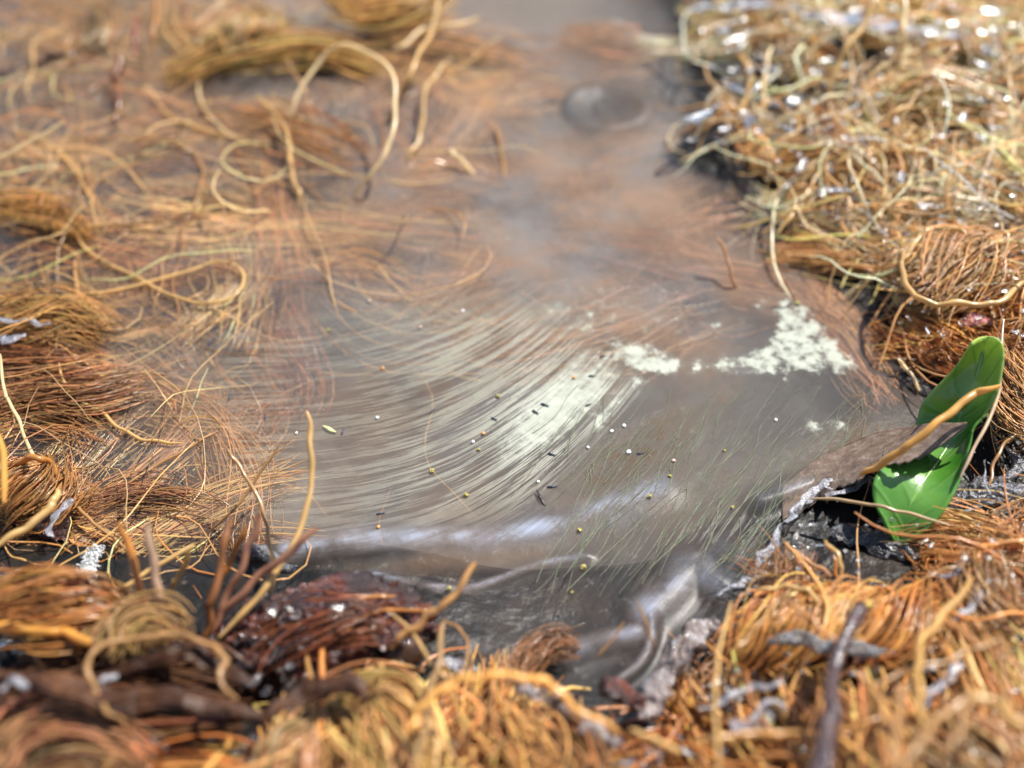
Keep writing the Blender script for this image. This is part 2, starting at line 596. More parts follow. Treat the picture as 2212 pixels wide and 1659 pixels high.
    fine = mapped(obj, (1, 1, 1), 5.0, 6.0, 0.7)
    # combed streaks: long along s, narrow along t
    c1 = mapped(AV('comb'), (0.36, 7.5, 1), 1.0, 6.0, 0.68)
    c2 = mapped(AV('comb'), (0.8, 25.0, 1), 1.0, 3.0, 0.55)
    comb = math_('ADD', math_('MULTIPLY', c1, 0.6), math_('MULTIPLY', c2, 0.4))
    comb_m = rng(comb, 0.44, 0.55)
    h1 = mapped(AV('threads'), (0.45, 7.0, 1), 1.0, 5.0, 0.6)
    hair_m = rng(h1, 0.46, 0.66)
    st = math_('MULTIPLY', A('streak'), comb_m)
    st = math_('MULTIPLY', st, rng(blot, 0.25, 0.6, 0.6, 1.0))
    hr = math_('MULTIPLY', math_('MULTIPLY', A('hair'), hair_m), rng(blot, 0.25, 0.65, 0.35, 1.0))
    # crust breaks up along its edge
    mq = nd(nt, 'Mix')
    L(math_('MULTIPLY', A('streak'), 0.75, True), mq.inputs[0])
    L(fine, mq.inputs[2])
    L(comb, mq.inputs[3])
    mixn = mq.outputs[0]
    cr = math_('ADD', A('crust'), math_('MULTIPLY', math_('SUBTRACT', mixn, 0.52), 3.2))
    cr = rng(cr, 0.18, 1.1)
    se = math_('MULTIPLY', A('sediment'), rng(fine, 0.3, 0.7, 0.45, 1.0), True)
    vl = math_('MULTIPLY', A('veil'), rng(blot, 0.3, 0.68, 0.5, 1.18), True)
    # colour of the skin by what lies in it, plus the painted sky sheen
    def mixc(f, a, b):
        q = nd(nt, 'MixRGB')
        for k, v in ((0, f), (1, a), (2, b)):
            if isinstance(v, tuple): q.inputs[k].default_value = (*v, 1)
            else: L(v, q.inputs[k])
        return q.outputs[0]
    tone = mixc(rng(mapped(obj, (1, 1, 1), 0.42, 5.0, 0.6), 0.40, 0.6), (0.385, 0.26, 0.18), (0.28, 0.265, 0.25))
    col = mixc(se, tone, (0.12, 0.075, 0.04))
    col = mixc(hr, col, (0.2, 0.215, 0.165))
    col = mixc(st, col, (0.43, 0.43, 0.345))
    sheen_fac = math_('MULTIPLY', A('painted_sheen'), math_('MULTIPLY', rng(mapped(obj, (1, 1, 1), 1.5, 7.0, .65), .32, .66, .3, 1.0), rng(comb, .42, .58, .75, 1.0)), True)
    col = mixc(sheen_fac, col, (0.46, 0.53, 0.68))
    col = mixc(cr, col, (0.58, 0.61, 0.51))
    al = math_('MAXIMUM', vl, math_('MULTIPLY', st, 0.78))
    al = math_('MAXIMUM', al, math_('MULTIPLY', hr, 0.42))
    al = math_('MAXIMUM', al, math_('MULTIPLY', cr, rng(fine, .25, .75, .6, 1.0)))
    al = math_('MAXIMUM', al, math_('MULTIPLY', se, 0.78))
    al = math_('MAXIMUM', al, math_('MULTIPLY', sheen_fac, 0.85))
    bp = nd(nt, 'Bump', Strength=0.35, Distance=0.03)
    L(math_('ADD', math_('MULTIPLY', al, 0.8), math_('MULTIPLY', fine, 0.35)), bp.inputs['Height'])
    df = nd(nt, 'BsdfDiffuse', Roughness=0.4)
    L(col, df.inputs['Color'])
    L(bp.outputs[0], df.inputs['Normal'])
    tl = nd(nt, 'BsdfTranslucent')
    L(col, tl.inputs['Color'])
    mm = nd(nt, 'MixShader')
    mm.inputs[0].default_value = 0.3
    L(df.outputs[0], mm.inputs[1])
    L(tl.outputs[0], mm.inputs[2])
    tp = nd(nt, 'BsdfTransparent')
    m1 = nd(nt, 'MixShader')
    L(al, m1.inputs[0])
    L(tp.outputs[0], m1.inputs[1])
    L(mm.outputs[0], m1.inputs[2])
    gl = nd(nt, 'BsdfGlossy', Roughness=0.3)
    L(bp.outputs[0], gl.inputs['Normal'])
    fr = nd(nt, 'Fresnel', IOR=1.2)
    m2 = nd(nt, 'MixShader')
    L(fr.outputs[0], m2.inputs[0])
    L(m1.outputs[0], m2.inputs[1])
    L(gl.outputs[0], m2.inputs[2])
    L(m2.outputs[0], out.inputs['Surface'])
    tag(link('scum_film', me, m), 'milky streaked film with white crust patches floating on the pool', 'film', kind='thing')


build_film()

# ------------------------------------------------------------------ fibres
STRAW = (0.62, 0.40, 0.15)
CREAM = (0.80, 0.62, 0.34)
ORANGE = (0.52, 0.22, 0.045)
TAN = (0.42, 0.23, 0.085)
BROWN = (0.17, 0.07, 0.025)
DARK = (0.05, 0.02, 0.012)
RED = (0.26, 0.055, 0.035)


def region(px, py):
    if py < 420:
        if px < 960: return 'at the far left of the pool'
        if px > 1480: return 'in the pale sunlit tangle behind the pool'
        return 'at the far edge of the cloudy pool'
    if py < 1030:
        if px < 700: return 'in the half sunken tangle at the pool\'s left'
        if px > 1800: return 'in the glinting tangle right of the pool by the leaf'
        return 'in the cloudy pool'
    if px < 480: return 'on the dark wet mat at the lower left'
    if px < 900: return 'around the dark red bark lump'
    if px < 1480: return 'along the near edge of the pool'
    if py < 1290: return 'between the leaf\'s tip and the twisted coir'
    return 'around the dark purple twig at the lower right'


def hero(px, zs, r, tint, label, name='coir_fibre', n=None, group='loose coir fibres'):
    zs = list(zs)
    zz = np.interp(np.linspace(0, 1, len(px)), np.linspace(0, 1, len(zs)), zs)
    pts = [P(a, b, z) for (a, b), z in zip(px, zz)]
    n = n or max(12, 7 * len(px))
    path = catmull(pts, n)
    k = RNG.random() * 50
    w = np.array([[mnoise.noise(Vector((k, i * 0.16, 0))), mnoise.noise(Vector((k, 9, i * 0.16))), mnoise.noise(Vector((k, i * .16, 5)))] for i in range(n)])
    path = path + w * r * 0.9
    t = np.linspace(0, 1, n)
    rad = r * (0.45 + 0.55 * np.minimum(1, np.minimum(t, 1 - t) * 8)) * (1 + 0.22 * np.array([mnoise.noise(Vector((i * 0.25, k, 3))) for i in range(n)]))
    V, F = tubes(path[None], rad[None] * (.75 if 450 < px[0][1] < 1280 else .62), 7)
    tt = np.array(tint)[None] * (1 + 0.25 * np.repeat(np.array([mnoise.noise(Vector((k, i * 0.22, 8))) for i in range(n)]), 7))[:, None]
    o = link(name, mesh_np(name, V, F, tint=np.clip(tt, 0, 1)), M_FIB)
    return tag(o, label, 'fibre', group)


HERO = [
    # far side and upper left
    ([(615, 282), (640, 215), (690, 130), (735, 97), (790, 110), (840, 150), (853, 210), (850, 280), (825, 340), (790, 390), (755, 432)], (0.1, 1.0, 1.2, 0.8, 0.0), .055, CREAM, 'tall pale fibre arch standing out of the far side of the pool'),
    ([(555, 205), (590, 240), (620, 290), (628, 350), (640, 410), (650, 440)], (.3, .3, 0), .06, STRAW, 'pale fibre crossing the left foot of the tall arch'),
    ([(150, 300), (260, 296), (370, 303), (420, 330), (440, 375), (425, 430), (385, 470), (300, 484), (220, 489), (175, 492)], (.1, .12, .1), .04, TAN, 'tan fibre bent into a wide open loop in the upper left water'),
    ([(300, 492), (190, 485), (168, 500), (180, 530), (220, 560), (300, 600), (380, 640), (450, 655), (510, 635), (527, 600), (510, 575), (470, 566), (400, 588), (250, 625), (120, 640), (-20, 662)], (.08, .1, .08), .034, STRAW, 'long thin fibre doubling back in a teardrop loop left of centre'),
    ([(-20, 352), (60, 310), (138, 264)], (.4, .9), .05, CREAM, 'straight bright fibre end jutting in from the upper left edge'),
    ([(20, 275), (90, 300), (140, 340), (180, 400), (202, 450), (205, 490)], (.1, .1, 0), .035, STRAW, 'pale fibre curving down to the wide loop at the left'),
    ([(-20, 420), (40, 410), (80, 412), (92, 428), (84, 445)], (.3, .35), .035, ORANGE, 'small hooked orange fibre at the left edge'),
    ([(-20, 436), (70, 433), (160, 428)], (.1, .05), .035, STRAW, 'level straw fibre just under the hooked one at the left edge'),
    ([(339, -10), (333, 67), (326, 112)], (.8, .3), .05, ORANGE, 'upright orange fibre at the top left'),
    ([(430, 175), (437, 229), (477, 276), (524, 303)], (.1, 0), .04, CREAM, 'short pale curved fibre left of the tall arch'),
    ([(320, 180), (353, 242), (420, 276), (487, 292), (540, 310)], (.05, .05), .045, STRAW, 'pale fibre sweeping right to the bright tuft left of the arch'),
    ([(-20, 172), (67, 144), (118, 128), (168, 114)], (-.02, .1), .10, DARK, 'thick dark fibre slanting in at the upper left edge'),
    ([(60, 228), (120, 232), (168, 215), (218, 178), (242, 148), (250, 112)], (-.02, .05), .05, BROWN, 'dark brown fibre curved round the murky patch at upper left'),
    ([(252, 118), (256, 160), (254, 200), (249, 272)], (.5, .0), .12, (0.2, 0.08, 0.035), 'thick red brown upright stalk at the upper left'),
    ([(289, 35), (292, 84), (291, 124)], (.7, .4), .06, RED, 'short reddish fibre beside the upright stalk at upper left'),
    ([(178, 215), (173, 319), (171, 400), (176, 456)], (.0, .0), .04, TAN, 'thin upright fibre through the wide loop at the left'),
    ([(80, 300), (100, 330), (85, 390), (60, 450), (50, 480)], (0, 0), .045, TAN, 'tan fibre hanging down left of the wide loop'),
    ([(951, -10), (936, 50), (913, 108), (879, 168), (866, 208), (835, 255)], (.9, .9, 0.1), .065, STRAW, 'thick pale fibre slanting down behind the tall arch'),
    ([(1036, 38), (970, 57), (920, 60), (880, 92), (850, 110)], (.6, .4), .06, CREAM, 'short bright fibre lying level right of the arch top'),
    ([(977, 128), (936, 165), (916, 208), (913, 262), (899, 313), (886, 342)], (.5, .05), .055, STRAW, 'pale fibre dipping into the water right of the arch'),
    ([(973, 321), (1000, 350), (1024, 375)], (.3, .02), .05, CREAM, 'short bright fibre end touching the water at centre top'),
    ([(1071, 269), (1084, 336), (1091, 385)], (.1, 0), .05, TAN, 'dim upright fibre standing in the far water at centre'),
    # left tangle
    ([(128, 785), (141, 832), (165, 862), (218, 889), (255, 923), (302, 946), (349, 955), (395, 958)], (.25, .1, .03), .03, STRAW, 'long thin straw fibre trailing from the left tangle onto the film'),
    ([(0, 765), (10, 845), (20, 866), (44, 916), (64, 970), (94, 1023)], (.5, .4), .03, CREAM, 'thin pale fibre running down the left edge'),
    ([(-15, 1030), (34, 997), (77, 987), (111, 1003), (134, 1036)], (.3, .7, .3), .055, ORANGE, 'thick orange fibre arching over the left tangle'),
    ([(-15, 1183), (50, 1140), (101, 1106), (118, 1085), (129, 1062)], (.9, .9), .06, STRAW, 'straw coloured fibre end slanting up at the lower left edge'),
    ([(-15, 668), (60, 700), (150, 760), (240, 830)], (.1, .1), .03, STRAW, 'thin fibre crossing the left tangle from edge to pool'),
    ([(270, 1050), (330, 1010), (420, 960), (470, 930)], (.05, .05), .025, TAN, 'fine tan fibre lying on the film at the left'),
    ([(160, 560), (163, 640), (140, 700)], (.1, .05), .05, TAN, 'tan fibre hanging in the dark water at the left'),
    # lower left
    ([(664, 890), (670, 950), (673, 1020), (666, 1085), (640, 1165), (588, 1250), (530, 1320), (474, 1375)], (1.75, 1.2, .7), .045, STRAW, 'tall straw stalk standing upright in front of the combed film'),
    ([(494, 974), (510, 1000), (545, 1050), (568, 1100), (580, 1150), (590, 1240), (585, 1300)], (.9, .3), .033, TAN, 'tan stalk crossing a thinner one at the pool\'s lower left'),
    ([(603, 961), (570, 1010), (530, 1070), (490, 1115), (448, 1152)], (.8, .1), .024, TAN, 'thin fibre crossing behind the tan stalk at lower left'),
    ([(258, 1128), (280, 1180), (295, 1250), (318, 1320), (325, 1370)], (1.6, .7), .055, ORANGE, 'orange stalk leaning left, leftmost of the upright cluster'),
    ([(320, 1133), (332, 1200), (342, 1260), (330, 1330), (320, 1400), (340, 1435)], (1.7, .6), .065, (.5, .32, .2), 'thick pinkish stalk upright beside the leaning orange one'),
    ([(492, 1118), (482, 1200), (464, 1280), (452, 1340), (442, 1390)], (1.5, .6), .06, (.3, .12, .04), 'broad brown stalk upright left of the bark lump'),
    ([(530, 1138), (510, 1185), (480, 1240), (450, 1290)], (1.3, .5), .045, ORANGE, 'orange stalk tip leaning right in the upright cluster'),
    ([(564, 1108), (540, 1170), (510, 1240), (480, 1310), (460, 1360)], (1.6, .5), .055, (.42, .2, .11), 'pinkish brown stalk leaning right in the upright cluster'),
    ([(686, 1143), (620, 1200), (560, 1245), (500, 1305), (460, 1362)], (1.5, .6), .055, (.4, .19, .11), 'pinkish stalk slanting far right over the dark water edge'),
    ([(414, 1182), (395, 1225), (370, 1275)], (1.1, .6), .045, STRAW, 'short straw stub between the upright stalks'),
    ([(420, 1176), (330, 1230), (250, 1275), (195, 1302)], (.7, .6), .035, STRAW, 'straight straw fibre slanting behind the upright stalks'),
    ([(345, 1325), (365, 1370), (388, 1428)], (.9, .7), .06, STRAW, 'short pale stub at the foot of the pinkish stalk'),
    ([(-20, 1354), (80, 1362), (150, 1370), (228, 1398)], (1.2, 1.1), .085, (.7, .33, .06), 'thick bright orange fibre lying at the lower left edge'),
    ([(272, 1562), (225, 1528), (203, 1488), (195, 1440), (218, 1400), (290, 1376), (380, 1372), (450, 1388), (482, 1425), (480, 1470), (510, 1510)], (1.6, 1.5, 1.4), .05, TAN, 'tan fibre making a round blurred loop at the lower left'),
    ([(160, 1085), (190, 1120), (230, 1150), (280, 1190)], (.2, .1), .03, TAN, 'thin kinked fibre beside the white fluff'),
    ([(0, 1250), (40, 1275), (95, 1310)], (.6, .7), .035, TAN, 'short tan fibre above the orange one at the left edge'),
    ([(-20, 890), (5, 980), (8, 1090)], (1.5, 1.5), .05, (.6, .3, .06), 'orange fibre standing along the left picture edge'),
    # bark lump and near edge
    ([(665, 1341), (735, 1310), (800, 1290), (872, 1288)], (.6, .75, .6), .035, ORANGE, 'orange fibre bowed over the upper side of the bark lump'),
    ([(735, 1370), (780, 1335), (850, 1318), (955, 1320)], (.75, .75), .03, ORANGE, 'reddish orange fibre bowed across the bark lump'),
    ([(1027, 1215), (990, 1274), (953, 1311), (916, 1338), (876, 1368), (842, 1397)], (1.0, .5), .048, (.5, .27, .09), 'knotted tan stem slanting up over the blue water line'),
    ([(839, 1318), (883, 1358), (913, 1405), (943, 1445), (975, 1482)], (.6, .6), .028, STRAW, 'thin straw fibre running down right of the bubble'),
    ([(955, 1337), (983, 1354), (1008, 1381), (1010, 1416), (1000, 1452), (990, 1475)], (.3, .4), .028, TAN, 'curved thin fibre beside the clear dark water'),
    ([(957, 1332), (955, 1392), (943, 1445), (933, 1492), (923, 1539), (909, 1593), (890, 1670)], (.5, 1.5), .05, (.4, .25, .11), 'long tan fibre hanging down past the big orange arch'),
    ([(880, 1590), (896, 1553), (923, 1519), (963, 1486), (1010, 1469), (1064, 1461), (1121, 1462), (1165, 1472), (1212, 1503), (1272, 1543), (1335, 1582)], (1.3, 1.5, 1.0), .062, (.85, .47, .12), 'big bright orange fibre arching at the bottom centre'),
    ([(1365, 1578), (1420, 1600), (1480, 1625)], (1.0, 1.1), .05, STRAW, 'straw fibre running on right from the orange arch'),
    ([(1380, 1300), (1396, 1350), (1412, 1400)], (.7, .1), .02, STRAW, 'thin spine rising from the curled slime at the near edge'),
    ([(1480, 1345), (1475, 1380), (1465, 1420)], (.6, .1), .02, BROWN, 'thin brown spine right of the curled slime'),
    ([(1350, 1340), (1325, 1380), (1290, 1420)], (.3, .1), .018, TAN, 'faint fibre bent under the near film'),
    # right side
    ([(2162, 833), (2107, 849), (2060, 886), (2007, 929), (1950, 970), (1899, 1000), (1858, 1033)], (1.6, 1.3, .6), .062, (.72, .4, .1), 'thick bright orange stem laid across the green leaf'),
    ([(1880, 1012), (1915, 1000), (1975, 988)], (.55, .6), .02, TAN, 'thin side shoot of the orange stem over the leaf'),
    ([(1750, 1078), (1805, 1077), (1865, 1087), (1906, 1094), (1963, 1108), (2047, 1132)], (.45, .6, .6), .028, (.5, .37, .2), 'thin swollen stem lying across the leaf\'s glossy tip'),
    ([(2170, 690), (2162, 790), (2152, 870), (2110, 960), (2075, 1030)], (1.5, .9), .03, (.55, .4, .25), 'thin fibre running down the leaf\'s right edge'),
    ([(1953, 540), (1949, 587), (1963, 624), (1993, 647), (2040, 657), (2107, 657), (2161, 650), (2198, 620), (2235, 580)], (.9, 1.0), .055, STRAW, 'pale fibre bowed in a wide curve above the leaf'),
    ([(1950, 570), (1962, 545), (1986, 511), (2023, 491), (2060, 494), (2085, 508)], (.9, 1.1), .05, STRAW, 'pale fibre arched over the wide curve above the leaf'),
    ([(1946, -20), (1953, 67), (1949, 114), (1943, 170)], (1.8, .8), .085, CREAM, 'thick cream stalk standing straight up at the top right'),
    ([(1905, -20), (1865, 50), (1825, 111), (1802, 165), (1786, 212)], (1.8, .7), .075, STRAW, 'thick straw stalk leaning right at the top right'),
    ([(1858, 330), (1805, 353), (1765, 380), (1731, 430), (1704, 470), (1682, 504)], (.8, .3), .055, STRAW, 'pale fibre bending down to the pool\'s right bank'),
    ([(1966, 396), (1929, 417), (1906, 450), (1896, 484), (1899, 518)], (.8, .4), .05, STRAW, 'short hooked fibre over the dark gap right of the pool'),
    ([(1560, 80), (1593, 108), (1617, 144), (1620, 178), (1610, 222), (1590, 268)], (.6, .5), .06, STRAW, 'fibre bowed rightward at the pool\'s far right corner'),
    ([(1667, 104), (1657, 151), (1650, 192), (1644, 235), (1610, 279), (1553, 312), (1466, 352)], (.9, .4, .02), .06, CREAM, 'pale fibre running down into the water at its far right corner'),
    ([(1465, 290), (1509, 269), (1553, 249), (1600, 228), (1630, 213)], (.05, .4), .045, TAN, 'straight fibre reaching out over the water at far right'),
    ([(1550, 512), (1568, 550), (1580, 595), (1592, 622)], (.6, .02), .035, (.5, .28, .14), 'reddish fibre poking through the film near the white crust'),
    ([(1697, 603), (1710, 635), (1716, 652)], (.4, .02), .025, (.5, .28, .14), 'short fibre tip poking up at the crust\'s top corner'),
    ([(1940, 775), (1960, 800), (1985, 845)], (.25, .1), .035, CREAM, 'pale curved fibre along the pool edge by the leaf'),
    ([(2060, 850), (2095, 820), (2110, 812)], (.3, .3), .03, TAN, 'short stub behind the leaf\'s middle'),
    ([(2200, 935), (2165, 965), (2145, 1010), (2135, 1050)], (.7, .5), .03, TAN, 'thin curved fibre on the mat right of the leaf'),
    # lower right
    ([(1684, 1282), (1724, 1314), (1765, 1351), (1810, 1390)], (1.0, 1.1), .045, (.6, .3, .11), 'straight orange fibre slanting right over the twisted coir'),
    ([(1684, 1284), (1657, 1328), (1620, 1368), (1585, 1408)], (1.0, .9), .04, (.55, .3, .1), 'straight fibre slanting left over the twisted coir'),
    ([(1637, 1274), (1677, 1267), (1718, 1271), (1745, 1277), (1770, 1306)], (.8, .9), .04, STRAW, 'straw fibre bowed over the crest of the twisted coir'),
    ([(2100, 1250), (2054, 1314), (2007, 1361), (1990, 1388), (1987, 1425), (1981, 1476), (1987, 1526), (1995, 1580)], (1.2, 1.4, 1.8), .05, (.6, .36, .11), 'long kinked orange fibre right of the dark twig'),
    ([(1783, 1165), (1805, 1193), (1818, 1224), (1815, 1250), (1806, 1284)], (.9, .6), .035, STRAW, 'slim curved blade like fibre above the twisted coir'),
    ([(1800, 1200), (1806, 1240), (1812, 1275)], (.7, .5), .03, ORANGE, 'short orange fibre behind the slim curved blade'),
    ([(1697, 1173), (1724, 1197), (1765, 1224), (1796, 1243)], (.6, .7), .03, (.55, .3, .14), 'pinkish fibre running from the torn film corner'),
    ([(1580, 1300), (1566, 1358), (1553, 1408), (1546, 1459), (1545, 1526), (1550, 1593), (1553, 1680)], (.7, 1.6), .035, STRAW, 'thin straw fibre hanging straight down left of the twisted coir'),
    ([(1499, 1603), (1570, 1593), (1637, 1586), (1730, 1583)], (1.3, 1.3), .055, (.6, .32, .1), 'level orange fibre at the bottom edge left of the twig'),
    ([(2168, 1378), (2107, 1402), (2040, 1429), (1973, 1445), (1923, 1466), (1885, 1488)], (1.4, 1.3), .04, TAN, 'tan fibre slanting across behind the kinked orange one'),
    ([(2098, 1482), (2158, 1529), (2230, 1580)], (1.8, 1.9), .085, (.62, .38, .13), 'thick tan fibre in the lower right corner'),
    ([(2105, 1495), (2047, 1543), (1993, 1588), (1950, 1650)], (1.8, 2.0), .06, TAN, 'blurred tan fibre slanting left in the lower right corner'),
    ([(2101, 1500), (2084, 1543), (2067, 1590), (2054, 1630)], (1.8, 1.9), .05, TAN, 'blurred tan fibre dropping from the lower right crossing'),
    ([(2168, 1388), (2171, 1440), (2168, 1536)], (1.5, 1.7), .045, TAN, 'upright tan fibre near the right edge low down'),
    ([(1990, 1250), (2040, 1230), (2090, 1220), (2140, 1213), (2230, 1225)], (.8, .9), .025, TAN, 'thin fibre lying across right of the leaf tip'),
    ([(2108, 1217), (2118, 1186), (2158, 1172), (2230, 1165)], (.9, .9), .05, ORANGE, 'bent orange fibre at the right edge below the leaf'),
    ([(2030, 1320), (2060, 1355), (2100, 1385), (2150, 1420)], (1.2, 1.3), .075, (.5, .24, .08), 'thick orange brown fibre at the right edge'),
    ([(1876, 1470), (1900, 1520), (1925, 1580), (1940, 1680)], (1.4, 1.8), .06, (.55, .3, .1), 'orange fibre dropping to the bottom edge right of the twig'),
    ([(1960, 1480), (1940, 1540), (1932, 1600), (1925, 1670)], (1.6, 1.9), .06, (.45, .24, .09), 'blurred brown fibre at the bottom edge right of the twig'),
]
for h in HERO:
    if np.mean([q[1] for q in h[0]]) > 1290 and min(q[0] for q in h[0]) > 830: h = (h[0], [z + .4 for z in h[1]]) + h[2:]
    hero(*h)


def path_frame(path):
    T = np.gradient(path, axis=0)
    T /= np.linalg.norm(T, axis=1, keepdims=True) + 1e-12
    S = np.cross(T, np.array([0, 0, 1.0]))
    S /= np.linalg.norm(S, axis=1, keepdims=True) + 1e-9
    return T, S, np.cross(S, T)


def bundle_arrays(path, W, n, tint, rng, r=0.014, thick=0.6, twist=1.0, frizz=0.6, K=12, var=0.3, loose=1.0, p0=0.5):
    """n fibres running together along path: a combed, slightly twisted tuft"""
    base = catmull(path, 48)
    T, S, U = path_frame(base)
    a = rng.normal(0, 0.5, n)
    b = rng.normal(0, 0.5, n)
    s0 = np.clip(rng.beta(1.0, 4.0, n) * 0.7, 0, 0.45)
    s1 = 1 - np.clip(rng.beta(1.0, 4.0, n) * 0.7, 0, 0.45)
    tt = np.linspace(0, 1, K)[None] * (s1 - s0)[:, None] + s0[:, None]
    f = tt * 47
    i = np.minimum(f.astype(int), 46)
    fr = (f - i)[..., None]
    g = lambda Q: Q[i] * (1 - fr) + Q[i + 1] * fr
    pc, sc, uc = g(base), g(S), g(U)
    prof = p0 + (1 - p0) * np.sin(np.pi * np.clip(tt, 0, 1))
    prof = prof + frizz * (np.abs(tt - 0.5) * 2) ** 4
    ang = twist * (tt - 0.5) * math.pi + rng.normal(0, 0.15, n)[:, None]
    aa = a[:, None] * np.cos(ang) - b[:, None] * np.sin(ang)
    bb = a[:, None] * np.sin(ang) + b[:, None] * np.cos(ang)
    ph = rng.random((n, 1)) * 6.28
    wob = 0.22 * np.sin(tt * rng.uniform(3, 10, (n, 1)) + ph) * rng.uniform(0.2, 1.3, (n, 1))
    wob2 = 0.16 * np.sin(tt * rng.uniform(4, 12, (n, 1)) + ph * 2)
    esc = np.where(rng.random((n, 1)) < .18 * loose + .04, 2.2, .7 * loose)
    wob = wob + esc * rng.normal(0, .55, (n, 1)) * (tt - .5) ** 2 * 2
    wob2 = wob2 + esc * rng.normal(.1, .4, (n, 1)) * (tt - .5) ** 2 * 2
    off_s = W * (aa * prof + wob)
    off_u = W * thick * (bb * prof + wob2)
    paths = pc + off_s[..., None] * sc + off_u[..., None] * uc
    rad = r * rng.uniform(0.5, 1.5, (n, 1)) * (0.5 + 0.5 * np.minimum(1, np.minimum(np.linspace(0, 1, K), 1 - np.linspace(0, 1, K)) * 6))[None]
    tv = np.array(tint)[None] * np.exp(rng.normal(0, var, (n, 1))) * (1 + rng.normal(0, 0.07, (n, 3)))
    return paths, rad, np.clip(tv, 0.004, 0.9)


def fibre_mesh(name, paths, rad, tv, sides=3):
    V, F = tubes(paths, rad, sides)
    K = paths.shape[1]
    return mesh_np(name, V, F, tint=np.repeat(tv, K * sides, axis=0))


def tuft_path(px, zs):
    zz = np.interp(np.linspace(0, 1, len(px)), np.linspace(0, 1, len(zs)), zs)
    return [P(a, b, z) for (a, b), z in zip(px, zz)]


def big_tuft(px, zs, W, n, tint, label, r=0.015, group='large coir tufts', **kw):
    pr = tuft_path(px, zs)
    paths, rad, tv = bundle_arrays(pr, W, int(n * 1.5), tint, RNG, r=r * (.6 if r < .02 else .66), **{**dict(loose=.3, frizz=.15, thick=.5, twist=.6), **kw})
    if max(zs) <= 0 and len(zs) > 1: paths[..., 2] = np.minimum(paths[..., 2], -.015)
    o = link('coir_tuft', fibre_mesh('coir_tuft', paths, rad, tv), M_FIB)
    return tag(o, label, 'coir tuft', group)


